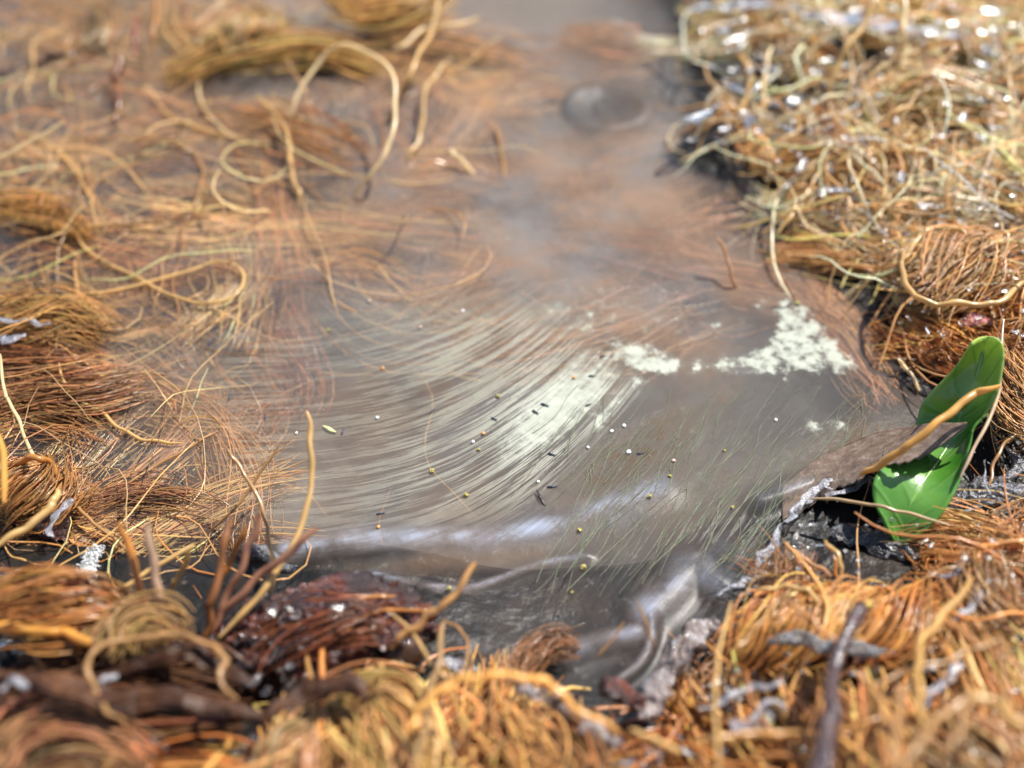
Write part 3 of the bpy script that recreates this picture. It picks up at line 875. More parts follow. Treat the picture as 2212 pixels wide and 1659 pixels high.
OR2 = (.6, .28, .08)
TUFTS = [
    # lower right twisted coir
    ([(1570, 1430), (1650, 1370), (1740, 1320), (1850, 1285)], (.35, .7, .5), .34, 190, OR2, 'orange twisted coir tuft left of the dark twig', .018, dict(twist=1.0)),
    ([(1670, 1420), (1760, 1365), (1860, 1320), (1960, 1295)], (.45, .75, .55), .3, 170, (.75, .42, .13), 'golden twisted coir tuft right behind the dark twig', .018, dict(twist=1.2)),
    ([(1830, 1400), (1910, 1360), (1990, 1320), (2090, 1290)], (.45, .8, .4), .36, 190, OR2, 'rounded coir tuft right of the dark twig', .018, dict(twist=1.0)),
    ([(2150, 1190), (2130, 1260), (2140, 1330), (2180, 1380)], (.8, .8), .35, 130, (.42, .22, .08), 'hanging coir tuft at the right edge below the leaf', .014, {}),
    ([(1500, 1560), (1570, 1480), (1660, 1420), (1760, 1400)], (.8, .9), .34, 130, (.34, .15, .05), 'dark brown coir tuft below the twisted coir', .016, {}),
    ([(1680, 1410), (1720, 1470), (1740, 1540), (1740, 1610)], (.9, 1.3), .34, 130, (.5, .28, .1), 'fan of tan coir hanging left of the twig', .018, dict(frizz=0, twist=.2, p0=1.0)),
    ([(1880, 1480), (1890, 1560), (1905, 1640), (1910, 1740)], (1.3, 1.9), .65, 80, (.66, .36, .13), 'blurred orange coir tuft right of the twig\'s foot', .024, dict(frizz=0, twist=.2, p0=1.0, loose=.6)),
    ([(2080, 1560), (2090, 1620), (2130, 1700)], (1.6, 1.9), .6, 120, (.5, .29, .12), 'blurred coir tuft in the lower right corner', .024, {}),
    ([(1990, 1260), (2050, 1240), (2110, 1215), (2190, 1190)], (.25, .35), .35, 150, (.45, .2, .06), 'orange coir tuft under the leaf\'s tip', .012, dict(frizz=1.2, twist=2)),
    ([(1730, 1190), (1700, 1240), (1640, 1270)], (.4, .5), .3, 110, (.36, .17, .06), 'small coir tuft between torn film and twisted coir', .010, dict(frizz=1.2)),
    # bottom centre
    ([(1110, 1500), (1120, 1570), (1130, 1650), (1120, 1740)], (.9, 1.7), .75, 90, (.62, .34, .12), 'tan coir fan hanging below the big orange arch', .024, dict(frizz=0, twist=.15, p0=1.0, loose=.6)),
    ([(1260, 1530), (1240, 1600), (1250, 1720)], (1.0, 1.6), .4, 90, (.36, .18, .07), 'dark coir tuft at the bottom centre right', .02, {}),
    ([(770, 1490), (800, 1560), (830, 1640), (850, 1740)], (1.4, 1.9), .6, 80, (.62, .37, .14), 'blurred golden coir tuft at the bottom left of the arch', .026, dict(frizz=0, twist=.2, p0=1.0, loose=.6)),
    ([(640, 1620), (730, 1520), (840, 1490), (890, 1560)], (1.4, 1.7), .3, 60, (.5, .3, .11), 'blurred bent coir tuft below the bark lump', .028, {}),
    ([(560, 1720), (640, 1640), (700, 1600)], (1.8, 1.9), .4, 60, (.48, .26, .11), 'blurred coir tuft at the bottom edge left', .028, {}),
    ([(1090, 1500), (1130, 1430), (1190, 1390), (1260, 1400)], (.2, .1, .0), .28, 70, (.3, .14, .06), 'half sunken brown coir tuft at the pool\'s near edge', .012, {}),
    # lower left
    ([(-60, 1310), (60, 1300), (180, 1320), (280, 1350)], (1.0, 1.1, .8), .42, 150, (.38, .17, .05), 'orange brown coir tuft at the lower left edge', .02, {}),
    ([(220, 1420), (260, 1370), (330, 1350), (400, 1390)], (1.1, 1.2), .3, 70, (.4, .24, .09), 'blurred coir tuft at the foot of the upright stalks', .022, {}),
    ([(-40, 1660), (60, 1600), (180, 1610), (300, 1680)], (1.8, 1.9), .5, 100, (.42, .22, .1), 'blurred coir tuft in the lower left corner', .028, {}),
    ([(-40, 1500), (80, 1490), (230, 1510), (400, 1540), (540, 1560)], (1.3, 1.3), .4, 90, (.16, .07, .03), 'dark brown blurred coir tuft along the lower left strip', .03, {}),
    ([(180, 1450), (300, 1430), (420, 1440), (520, 1480)], (1.2, 1.2), .35, 80, (.14, .06, .03), 'dark coir tuft behind the round blurred loop', .028, {}),
    ([(40, 1400), (160, 1400), (280, 1410), (380, 1400)], (1.0, 1.0), .3, 80, (.3, .13, .05), 'brown coir tuft below the thick orange fibre', .026, {}),
    ([(520, 1410), (620, 1360), (740, 1335), (840, 1345)], (.55, .75, .6), .3, 110, (.22, .07, .03), 'dark red brown coir tuft matted over the bark lump', .016, dict(frizz=.6, loose=1.0)),
    # left
    ([(-60, 700), (60, 690), (160, 700), (250, 760)], (.15, .2, -.1), .55, 190, (.5, .28, .09), 'golden coir tuft spreading at the left edge', .014, dict(frizz=1.0)),
    ([(-60, 760), (60, 770), (170, 790), (300, 780)], (.1, .15, -.3), .35, 120, (.34, .15, .06), 'reddish coir tuft below the golden one at left', .012, {}),
    ([(-40, 860), (90, 850), (200, 860), (330, 850), (420, 870)], (.05, .05, -.4), .45, 170, (.4, .2, .08), 'combed coir tuft half sunken at the left', .013, dict(frizz=.9)),
    ([(-60, 1060), (40, 1050), (110, 1060), (190, 1040)], (.3, .35, .1), .45, 150, (.42, .2, .06), 'orange brown coir tuft at the left edge lower down', .014, dict(frizz=1.2, twist=2)),
    ([(180, 1090), (300, 1080), (420, 1110), (520, 1160)], (.02, -.05, -.2), .35, 120, (.33, .16, .07), 'sunken coir tuft in front of the left pool', .011, {}),
    ([(-30, 440), (60, 450), (130, 480), (190, 520)], (.2, .1), .3, 90, (.5, .27, .08), 'small golden coir tuft at the left edge high up', .014, {}),
    ([(230, 730), (330, 720), (380, 780), (420, 850)], (0, -.1, -.4), .35, 100, (.4, .24, .1), 'coir tuft bending down into the left water', .012, {}),
    # top left
    ([(350, 170), (450, 130), (560, 110), (700, 105), (830, 150)], (.1, .3, .4, .1), .4, 120, (.6, .36, .12), 'pale level coir tuft behind the tall arch', .026, {}),
    ([(450, 110), (500, 70), (560, 50), (590, 20)], (.4, .6), .45, 120, (.56, .36, .14), 'pale coir knot at the top left', .024, dict(frizz=1.0, twist=2.0)),
    ([(700, -20), (790, 20), (880, 20), (980, -10)], (.4, .5), .5, 110, (.58, .33, .1), 'golden coir tuft at the top edge', .026, {}),
    ([(200, -10), (225, 60), (180, 110)], (.3, .1), .25, 50, (.46, .3, .14), 'dim coir tuft at the top left corner', .024, {}),
    ([(580, 320), (640, 250), (730, 230), (800, 300)], (-.2, -.1, -.5), .5, 100, (.45, .25, .1), 'sunken coir tuft inside the tall arch', .018, dict(frizz=1.0)),
    # right and far right
    ([(1640, 370), (1720, 345), (1800, 335), (1880, 345)], (.2, .5, .5), .4, 140, (.52, .27, .09), 'orange level coir tuft at the pool\'s right bank', .02, {}),
    ([(1850, 400), (1910, 370), (1960, 350), (2020, 330)], (.6, .7), .45, 130, (.6, .34, .12), 'knotted pale coir tuft right of the pool', .02, dict(twist=2)),
    ([(1960, 640), (2050, 590), (2130, 560), (2240, 570)], (.6, .8, .7), .6, 200, (.58, .33, .13), 'big combed coir tuft above the leaf at the right', .018, dict(frizz=.8)),
    ([(1850, 230), (1960, 200), (2080, 220), (2200, 280)], (.6, .8, .6), .6, 160, (.66, .44, .18), 'pale sunlit coir tuft at the upper right', .024, {}),
    ([(2180, 760), (2190, 830), (2210, 900), (2260, 950)], (.7, .7), .35, 110, (.5, .27, .1), 'coir tuft at the right edge beside the leaf', .014, {}),
    ([(1580, 90), (1640, 100), (1720, 85), (1790, 100)], (.3, .5), .45, 100, (.55, .3, .1), 'coir tuft at the pool\'s far right corner', .026, {}),
    ([(560, 330), (640, 300), (720, 330), (800, 380)], (-.06, -.2), .6, 90, (.62, .38, .16), 'sunken golden coir tuft at the tall arch\'s foot', .018, dict(frizz=1.0)),
    ([(860, 350), (930, 370), (1000, 390), (1080, 440)], (-.04, -.3), .5, 90, (.6, .36, .15), 'sunken golden coir tuft below the short fibre end', .018, dict(frizz=1.0)),
    ([(940, 110), (1010, 180), (1070, 220), (1180, 235)], (-.02, -.2), .6, 100, (.62, .38, .16), 'sunken golden coir tuft right of the tall arch', .022, dict(frizz=1.0)),
    ([(-20, 300), (90, 330), (180, 350), (260, 340)], (-.02, -.1), .6, 100, (.6, .38, .16), 'sunken coir tuft at the left edge high up', .016, dict(frizz=1.0)),
    ([(1380, 310), (1470, 320), (1560, 300), (1640, 310)], (-.15, -.02), .4, 80, (.6, .36, .15), 'sunken coir tuft at the husk\'s right', .018, dict(frizz=1.0)),
    ([(560, 200), (600, 260), (660, 330)], (-.02, -.1), .5, 60, (.64, .4, .17), 'sunken upright coir blades left of the tall arch', .02, dict(frizz=1.0)),
    # sunken ropes, seen through the cloudy water
    ([(260, 540), (400, 560), (520, 590), (640, 600), (740, 610), (830, 650)], (-.15, -.3, -.45), .42, 170, (.5, .26, .1), 'sunken coir rope stretching right from the left tangle', .016, {}),
    ([(640, 640), (600, 700), (610, 770), (640, 850), (600, 900)], (-.4, -.7), .5, 130, (.4, .16, .07), 'reddish sunken coir rope hanging in the pool', .016, {}),
    ([(820, 640), (870, 700), (920, 770), (960, 820)], (-.4, -.8), .4, 120, (.42, .18, .08), 'sunken coir rope end below the far middle film', .016, {}),
    ([(880, 480), (960, 540), (1040, 620), (1130, 680)], (-.6, -.8), .5, 110, (.45, .22, .1), 'dim sunken coir rope in the middle of the pool', .02, {}),
    ([(960, 200), (1070, 210), (1160, 215), (1240, 210)], (.0, -.3), .4, 90, (.55, .32, .12), 'sunken coir rope end at the far middle', .024, {}),
    ([(1400, 560), (1440, 600), (1420, 680), (1380, 740)], (-.6, -.9), .55, 110, (.45, .2, .09), 'dim sunken coir rope left of the white crust', .02, {}),
    ([(1720, 560), (1790, 640), (1850, 720), (1900, 820), (1930, 890)], (.0, -.1, -.15), .5, 150, (.45, .23, .09), 'sunken coir rope along the pool\'s right side', .016, {}),
    ([(1200, 80), (1300, 100), (1380, 120), (1480, 110)], (-.2, -.4), .6, 100, (.5, .28, .12), 'dim sunken coir rope at the top edge middle', .024, {}),
    ([(220, 330), (330, 300), (440, 310), (560, 320), (640, 330)], (-.1, -.2), .5, 120, (.48, .28, .11), 'sunken coir rope behind the wide loop at left', .018, {}),
    ([(250, 420), (360, 430), (470, 420), (590, 370)], (-.15, -.2), .3, 60, (.42, .26, .12), 'thin sunken coir rope through the wide loop', .014, {}),
    ([(420, 960), (500, 930), (560, 900), (640, 890)], (-.2, -.5), .4, 90, (.36, .17, .08), 'sunken coir wisp under the combed film\'s left end', .012, {}),
    ([(1130, 480), (1220, 540), (1320, 560), (1430, 540)], (-.7, -.8), .5, 90, (.5, .28, .14), 'dim sunken coir rope across the far film', .02, {}),
]
for px, zs, W, n, tint, label, r, kw in TUFTS:
    if np.mean([q[1] for q in px]) > 1400: zs, W = [max(.2, z - .6) for z in zs], W * .8
    big_tuft(px, zs, W, n, tint, label, r=r, **kw)


# smaller tufts that cover the banks
CLEAR = [(2130, 760, 1.4, .9), (2080, 860, .8, .9), (2030, 960, .5, .9), (1980, 1050, .4, 1.0), (1950, 1130, .3, .8), (1850, 1000, .3, .8), (1740, 1090, .1, .6),
         (640, 1390, .3, 1.1), (750, 1370, .3, .8), (850, 1370, .3, .5), (1650, 1240, .1, .35), (1400, 1480, .4, .4),
         (60, 1480, 1.4, .9), (220, 1500, 1.5, 1.0), (400, 1510, 1.4, .9), (340, 1430, 1.2, .7), (200, 1215, .1, .5), (1800, 1500, 1.2, .3), (1850, 1150, .2, .5),
         (1950, 1230, .1, .9), (2060, 1130, .2, .8), (1680, 1340, .6, .6), (1850, 1310, .7, .6), (1980, 1330, .8, .7), (1120, 1520, .5, .6), (1250, 1540, .5, .6), (930, 1500, .8, .4), (430, 1330, .4, .7), (300, 1330, .5, .6), (1560, 1560, .8, .4), (1900, 1560, .7, .4), (2040, 1460, .7, .4), (1300, 1560, .8, .5), (960, 1420, .2, .5), (2150, 1040, .4, .5)]
CLEARW = np.array([list(P(a, b, z)[:2]) + [r] for a, b, z, r in CLEAR])


def is_clear(x, y):
    return bool((np.hypot(CLEARW[:, 0] - x, CLEARW[:, 1] - y) > CLEARW[:, 2]).all())


def clumpy(x, y, through=.22):
    return bool(vnoise(np.array([x]), np.array([y]), .45, 2)[0] > .0) or RNG.random() < through


LANDMARKS = [(1640, 250, "by the pool's far right corner"), (1930, 90, 'by the top right cream stalks'), (2130, 250, 'at the upper right edge'), (1620, 20, 'on the top edge right of the pool'),
             (2120, 30, 'in the upper right corner'), (1880, 440, 'by the dark gap right'), (1740, 420, "on the pool's right bank"), (2120, 430, 'above the wide curve, right edge'),
             (2070, 610, 'under the wide curved fibre'), (1960, 740, 'between pool and leaf'), (2200, 850, "right of the leaf's upper half"), (2160, 1050, 'by the dark slime curl'),
             (2010, 1220, "below the leaf's tip"), (1760, 1190, "between torn film and leaf tip"), (1680, 1330, 'on the twisted coir'), (1980, 1340, 'by the rounded tuft right of the twig'),
             (2170, 1300, 'at the right edge low down'), (2130, 1560, 'in the lower right corner'), (1930, 1580, "right of the twig's foot"), (1640, 1570, "left of the twig's foot"), (1430, 1600, 'right of the big orange arch'),
             (1140, 1600, 'under the big orange arch'), (950, 1570, 'left of the big orange arch'), (750, 1580, 'below the bark lump'), (680, 1380, 'around the bark lump'), (480, 1560, 'below the round blurred loop'),
             (330, 1360, 'by the upright stalks'), (120, 1580, 'in the lower left corner'), (90, 1340, 'below the fluff, left edge'), (300, 1180, 'behind the upright stalks'), (90, 1090, 'by the left straw fibre end'),
             (220, 900, 'on the left combed tuft'), (90, 730, 'on the left golden tuft'), (360, 760, "in the left pool's dark water"), (110, 470, 'by the hooked fibre, left edge'), (330, 400, 'inside the wide left loop'),
             (480, 620, 'along the teardrop loop'), (700, 250, 'inside the tall arch'), (600, 90, 'behind the tall arch'), (150, 110, 'in the upper left corner'), (950, 80, 'right of the tall arch'), (1250, 150, 'in the far middle pool'),
             (800, 560, 'over the sunken rope end'), (1250, 1450, 'at the near pool rim')]
LM = np.array([(a, b) for a, b, _ in LANDMARKS], dtype=float)
PENDING = []


def describe(o, kind, cat, group, path, tv, length):
    """note how a scattered piece looks, so that its label can tell it from its neighbours"""
    mid = path[len(path) // 2]
    cx, cyy = D(*[np.array(q) for q in mid])
    a, b = D(*path[0]), D(*path[-1])
    dx, dy = b[0] - a[0], b[1] - a[1]
    if dx < 0: dx, dy = -dx, -dy
    sl = math.degrees(math.atan2(-dy, dx))
    way = 'lying level' if abs(sl) < 22 else ('standing upright' if abs(sl) > 65 else ('rising right' if sl > 0 else 'falling right'))
    lum = float(np.mean(tv) if tv.ndim == 1 else np.median(tv.mean(1)))
    tone = 'pale' if lum > .37 else ('golden' if lum > .27 else ('orange brown' if lum > .19 else 'dark brown'))
    k = int(np.argmin(np.hypot(LM[:, 0] - cx, LM[:, 1] - cyy)))
    PENDING.append(dict(o=o, kind=kind, cat=cat, group=group, tone=tone, way=way, where=LANDMARKS[k][2], x=float(cx), y=float(cyy), size=length))


def settle_labels():
    from collections import defaultdict
    by = defaultdict(list)
    for p in PENDING: by[(p['tone'], p['kind'], p['way'], p['where'])].append(p)
    for (tone, kind, way, where), ps in by.items():
        if len(ps) == 1: words = ['']
        else:
            ps.sort(key=lambda p: p['x'])
            if len(ps) == 2: words = ['left hand', 'right hand']
            elif len(ps) == 3: words = ['leftmost', 'middle', 'rightmost']
            elif len(ps) == 4: words = ['leftmost', 'second from left', 'second from right', 'rightmost']
            else: words = ['leftmost'] + [n + ' from left' for n in ('second', 'third', 'fourth', 'fifth', 'sixth', 'seventh', 'eighth', 'ninth', 'tenth')[:len(ps) - 2]] + ['rightmost']
        for p, w in zip(ps, words):
            tag(p['o'], ' '.join((w + ' ' + tone + ' ' + kind + ' ' + way + ' ' + where).split()), p['cat'], p['group'])


def scatter_bank(n, lo=(-250, -150), hi=(2460, 1800), inside=False, margin=0.05, rng=RNG):
    out = []
    while len(out) < n:
        px = rng.uniform(lo[0], hi[0], 400)
        py = rng.uniform(lo[1], hi[1], 400)
        q = np.array([P(a, b)[:2] for a, b in zip(px, py)])
        d = poly_sdf(q[:, 0], q[:, 1], POOL)
        ok = (d < -margin) if inside else (d > margin)
        for k in np.nonzero(ok)[0]:
            out.append((px[k], py[k], q[k, 0], q[k, 1]))
    return out[:n]


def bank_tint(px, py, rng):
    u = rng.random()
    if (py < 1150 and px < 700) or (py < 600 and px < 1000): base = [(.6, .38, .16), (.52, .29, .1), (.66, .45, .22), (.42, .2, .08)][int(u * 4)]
    elif py < 700 and px > 1400: base = [(.9, .66, .36), (.84, .54, .24), (.9, .75, .5), (.74, .42, .16)][int(u * 4)]  # far right bank: backlit sun glare is painted in as paler tints
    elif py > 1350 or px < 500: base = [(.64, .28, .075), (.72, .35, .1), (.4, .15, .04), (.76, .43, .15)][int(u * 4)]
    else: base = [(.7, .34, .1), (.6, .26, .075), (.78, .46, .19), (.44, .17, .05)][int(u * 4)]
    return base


def local_tuft(x, y, L, ang, W, n, tint, r, rng, lift=0.12, bend=None, z=None):
    bend = rng.normal(0, 0.55) if bend is None else bend
    s = np.linspace(-0.5, 0.5, 5)
    a = ang + bend * s
    dx = np.cos(a) * L / 5
    dy = np.sin(a) * L / 5
    xs = x + np.cumsum(dx) - dx.sum() / 2
    ys = y + np.cumsum(dy) - dy.sum() / 2
    edge = .25 + .75 * smoothstep(0, 2.2, poly_sdf(xs, ys, POOL))
    zs = np.maximum(ground_h(xs, ys), -0.05) + lift * edge + 0.4 * W * edge * np.cos(s * math.pi)
    if z is not None: zs = z + .12 * np.cos(s * math.pi)
    pr = np.stack([xs, ys, zs], -1)
    return bundle_arrays(pr, W, n, tint, rng, r=r, twist=rng.uniform(-0.9, 0.9), frizz=rng.uniform(0.1, 0.9), K=11)


def add_local(px, py, x, y, r, W, n, L, lift, z=None, tint=None, ang=None):
    ang = RNG.uniform(0, math.pi) if ang is None else ang
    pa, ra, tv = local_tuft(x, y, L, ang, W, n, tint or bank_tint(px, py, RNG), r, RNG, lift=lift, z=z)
    if z is not None and z < -.1: pa[..., 2] = np.minimum(pa[..., 2], -.015)
    o = link('coir_tuft', fibre_mesh('coir_tuft', pa, ra, tv), M_FIB)
    c = pa.mean(0)
    describe(o, 'coir tuft' if z is None else 'sunken coir tuft', 'coir tuft', 'small coir tufts matted round the pool' if z is None else 'small coir tufts sunk in the pool', c, tv, L)


cand = [q for q in scatter_bank(720, lo=(-250, -150), hi=(2460, 2000), margin=.2) if is_clear(q[2], q[3]) and clumpy(q[2], q[3], .06) and (q[1] < 1000 or RNG.random() < .34) and (q[0] < 1350 or q[1] > 1000 or RNG.random() < .75)]
for px, py, x, y in cand[:160]:
    far = float(np.clip((700 - py) / 700, 0, 1))
    near = float(np.clip((py - 1400) / 400, 0, 1))
    add_local(px, py, x, y, 0.0085 + 0.007 * far + 0.008 * near, RNG.uniform(.2, .46) * (1 + .5 * far), int(RNG.uniform(110, 190) * (1 - .4 * near) * (1 - .2 * far)),
              RNG.uniform(1.8, 3.6) * (1 + 0.5 * far), RNG.uniform(.0, .22))
# tufts half sunk in the left of the pool, and deep ones further out
def scatter_px(n, x0, x1, y0, y1):
    out = []
    for k in range(n):
        a, b = RNG.uniform(x0, x1), RNG.uniform(y0, y1)
        q = P(a, b)
        if poly_sdf(np.array([q[0]]), np.array([q[1]]), POOL)[0] < -.1 and not (abs(a - 1310) < 230 and abs(b - 240) < 110): out.append((a, b, q[0], q[1]))
    return out


for px, py, x, y in scatter_px(19, -100, 470, 540, 1190):
    add_local(px, py, x, y, .0085, RNG.uniform(.3, .6), int(RNG.uniform(50, 90)), RNG.uniform(2.5, 4.5), 0, z=RNG.uniform(-.38, .0) - .3 * max(0, (px - 330) / 200), ang=RNG.normal(0, .9),
              tint=[(.6, .38, .16), (.5, .26, .1), (.55, .33, .13)][int(RNG.random() * 3)])
for px, py, x, y in scatter_px(32, -100, 950, -50, 560):
    add_local(px, py, x, y, .013, RNG.uniform(.4, .9), int(RNG.uniform(40, 70)), RNG.uniform(3, 6), 0, z=RNG.uniform(-.6, -.08), ang=RNG.normal(0, .6),
              tint=[(.68, .45, .2), (.58, .35, .14), (.5, .25, .1)][int(RNG.random() * 3)])
for px, py, x, y in scatter_px(30, 700, 1800, -50, 780):
    add_local(px, py, x, y, .014, RNG.uniform(.4, .8), int(RNG.uniform(60, 100)), RNG.uniform(2.5, 5), 0, z=RNG.uniform(-.75, -.2), tint=[(.48, .29, .15), (.42, .22, .11)][int(RNG.random() * 2)])


# single stray fibres
def stray(spots, rng, L=(1.0, 3.5), r=(0.005, 0.013), arch=(0.0, 0.5), z0=None, K=14, curl=1.6):
    n = len(spots)
    px, py, x, y = np.array(spots).T
    ln = rng.uniform(L[0], L[1], n)
    k0 = rng.normal(0, curl, n)
    k1 = rng.normal(0, curl * 0.8, n)
    a0 = rng.uniform(0, 2 * math.pi, n)
    s = np.linspace(-0.5, 0.5, K)[None]
    ang = a0[:, None] + k0[:, None] * s + 3 * k1[:, None] * s * s + 0.3 * np.sin(s * rng.uniform(6, 18, (n, 1)) + rng.random((n, 1)) * 6)
    dx = np.cos(ang) * ln[:, None] / K
    dy = np.sin(ang) * ln[:, None] / K
    X = x[:, None] + np.cumsum(dx, 1) - dx.sum(1, keepdims=True) / 2
    Y = y[:, None] + np.cumsum(dy, 1) - dy.sum(1, keepdims=True) / 2
    ar = rng.uniform(arch[0], arch[1], n)[:, None]
    tilt = rng.normal(0, 0.22, n)[:, None] * (arch[1] > 0)
    if z0 is None:
        Z = np.maximum(ground_h(X, Y), -0.03) + rng.uniform(.05, .4, n)[:, None] * (.2 + .8 * smoothstep(0, 2.2, poly_sdf(X, Y, POOL)))
    else:
        Z = np.broadcast_to(rng.uniform(z0[0], z0[1], n)[:, None], X.shape)
    Z = Z + ar * np.cos(s * math.pi) + tilt * s * ln[:, None] + 0.03 * np.sin(s * 20 + a0[:, None])
    paths = np.stack([X, Y, Z], -1)
    sc = 1 + 0.7 * np.clip((700 - py) / 700, 0, 1) + 0.6 * np.clip((py - 1350) / 300, 0, 1)
    rad = (rng.uniform(r[0], r[1], n) * sc)[:, None] * (0.5 + 0.5 * np.minimum(1, np.minimum(s + .5, .5 - s) * 6))
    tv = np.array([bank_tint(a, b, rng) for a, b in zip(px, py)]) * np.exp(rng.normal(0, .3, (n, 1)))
    return paths, rad, np.clip(tv, .005, .85)


pa, ra, tv = stray([q for q in scatter_bank(2400, lo=(-400, -250), hi=(2600, 2050), margin=.25) if is_clear(q[2], q[3]) and clumpy(q[2], q[3], .12) and (q[1] < 1000 or RNG.random() < .35)], RNG)
tag(link('fibre_mat', fibre_mesh('fibre_mat', pa, ra, tv), M_FIB), kind='stuff')
pa, ra, tv = stray([q for q in scatter_bank(1500, lo=(1350, -250), hi=(2600, 1050), margin=.3) if is_clear(q[2], q[3]) and clumpy(q[2], q[3], .3)], RNG, r=(.007, .017), L=(1.2, 4.2), arch=(.1, .75), curl=3.0)
tag(link('loose_fibre_mat', fibre_mesh('loose_fibre_mat', pa, ra, tv), M_FIB), kind='stuff')
# thin fibres sunk in the left half of the pool
sp = scatter_bank(750, lo=(-300, -150), hi=(1000, 1270), inside=True)
sp = [q for q in sp if RNG.random() < np.clip((900 - q[0]) / 600, 0.05, 1) * (1 if q[0] < 520 or q[1] < 640 else 0.25)]
pa, ra, tv = stray(sp, RNG, z0=(-0.55, 0.06), arch=(-.15, .25), r=(.005, .012), L=(1.5, 4.5))
tag(link('sunken_fibre_mat', fibre_mesh('sunken_fibre_mat', pa, ra, tv), M_FIB), kind='stuff')

pa, ra, tv = stray(scatter_px(260, -150, 980, -120, 600), RNG, z0=(-.5, .0), arch=(-.1, .35), r=(.007, .017), L=(1.5, 5), curl=2.0)
tag(link('floating_fibre_mat', fibre_mesh('floating_fibre_mat', pa, ra, np.clip(tv * 1.15, 0, .85)), M_FIB), kind='stuff')

# loose fibres one can pick out
for px, py, x, y in [q for q in scatter_bank(240, lo=(0, 0), hi=(2212, 1900), margin=.3) if is_clear(q[2], q[3])][:165]:
    pa, ra, tv = stray([(px, py, x, y)], RNG, L=(1.6, 4.2), r=(.009, .02), arch=(.15, .8), K=18, curl=1.1)
    o = link('coir_fibre', fibre_mesh('coir_fibre', pa, ra, tv, sides=6), M_FIB)
    describe(o, 'loose fibre', 'fibre', 'loose coir fibres', pa[0], tv[0], 1)
settle_labels()


# beads and skins of water caught between the fibres
def build_droplets():
    bm = bmesh.new()
    bmesh.ops.create_icosphere(bm, subdivisions=2, radius=1)
    bv = np.array([v.co for v in bm.verts])
    bf = np.array([[v.index for v in f.verts] for f in bm.faces])
    bm.free()
    sp = [q for q in scatter_bank(3000, lo=(-200, -100), hi=(2400, 2000)) if is_clear(q[2], q[3]) or RNG.random() < .3]
    VV, FF = [], []
    xs, ys = np.array([q[2] for q in sp]), np.array([q[3] for q in sp])
    gz = ground_h(xs, ys)
    for k, (px, py, x, y) in enumerate(sp):
        far = 1 + 1.1 * float(np.clip((900 - py) / 900, 0, 1))
        R = float(np.exp(RNG.normal(-3.75, .45))) * far
        e = RNG.uniform(1, 3.4)
        ph = RNG.uniform(0, 6.28, 6)
        d = 1 + .22 * np.sin(bv[:, 0] * 2.3 + ph[0]) + .22 * np.sin(bv[:, 1] * 3.1 + ph[1]) + .15 * np.sin(bv[:, 0] * 5 + bv[:, 1] * 4 + ph[2])
        q = bv * np.array([R * e, R, R * .3]) * d[:, None]
        ca, sa, t = math.cos(ph[3]), math.sin(ph[3]), RNG.normal(0, .35)
        q = q @ np.array([[1, 0, 0], [0, math.cos(t), math.sin(t)], [0, -math.sin(t), math.cos(t)]])
        q = q @ np.array([[ca, sa, 0], [-sa, ca, 0], [0, 0, 1]]) + np.array([x, y, gz[k] + RNG.uniform(.1, .7) + .15 * (py < 900)])
        VV.append(q)
        FF.append(bf + k * len(bv))
    tag(link('water_drops', mesh_np('water_drops', np.concatenate(VV), np.concatenate(FF)), M_DROP), kind='stuff')


build_droplets()

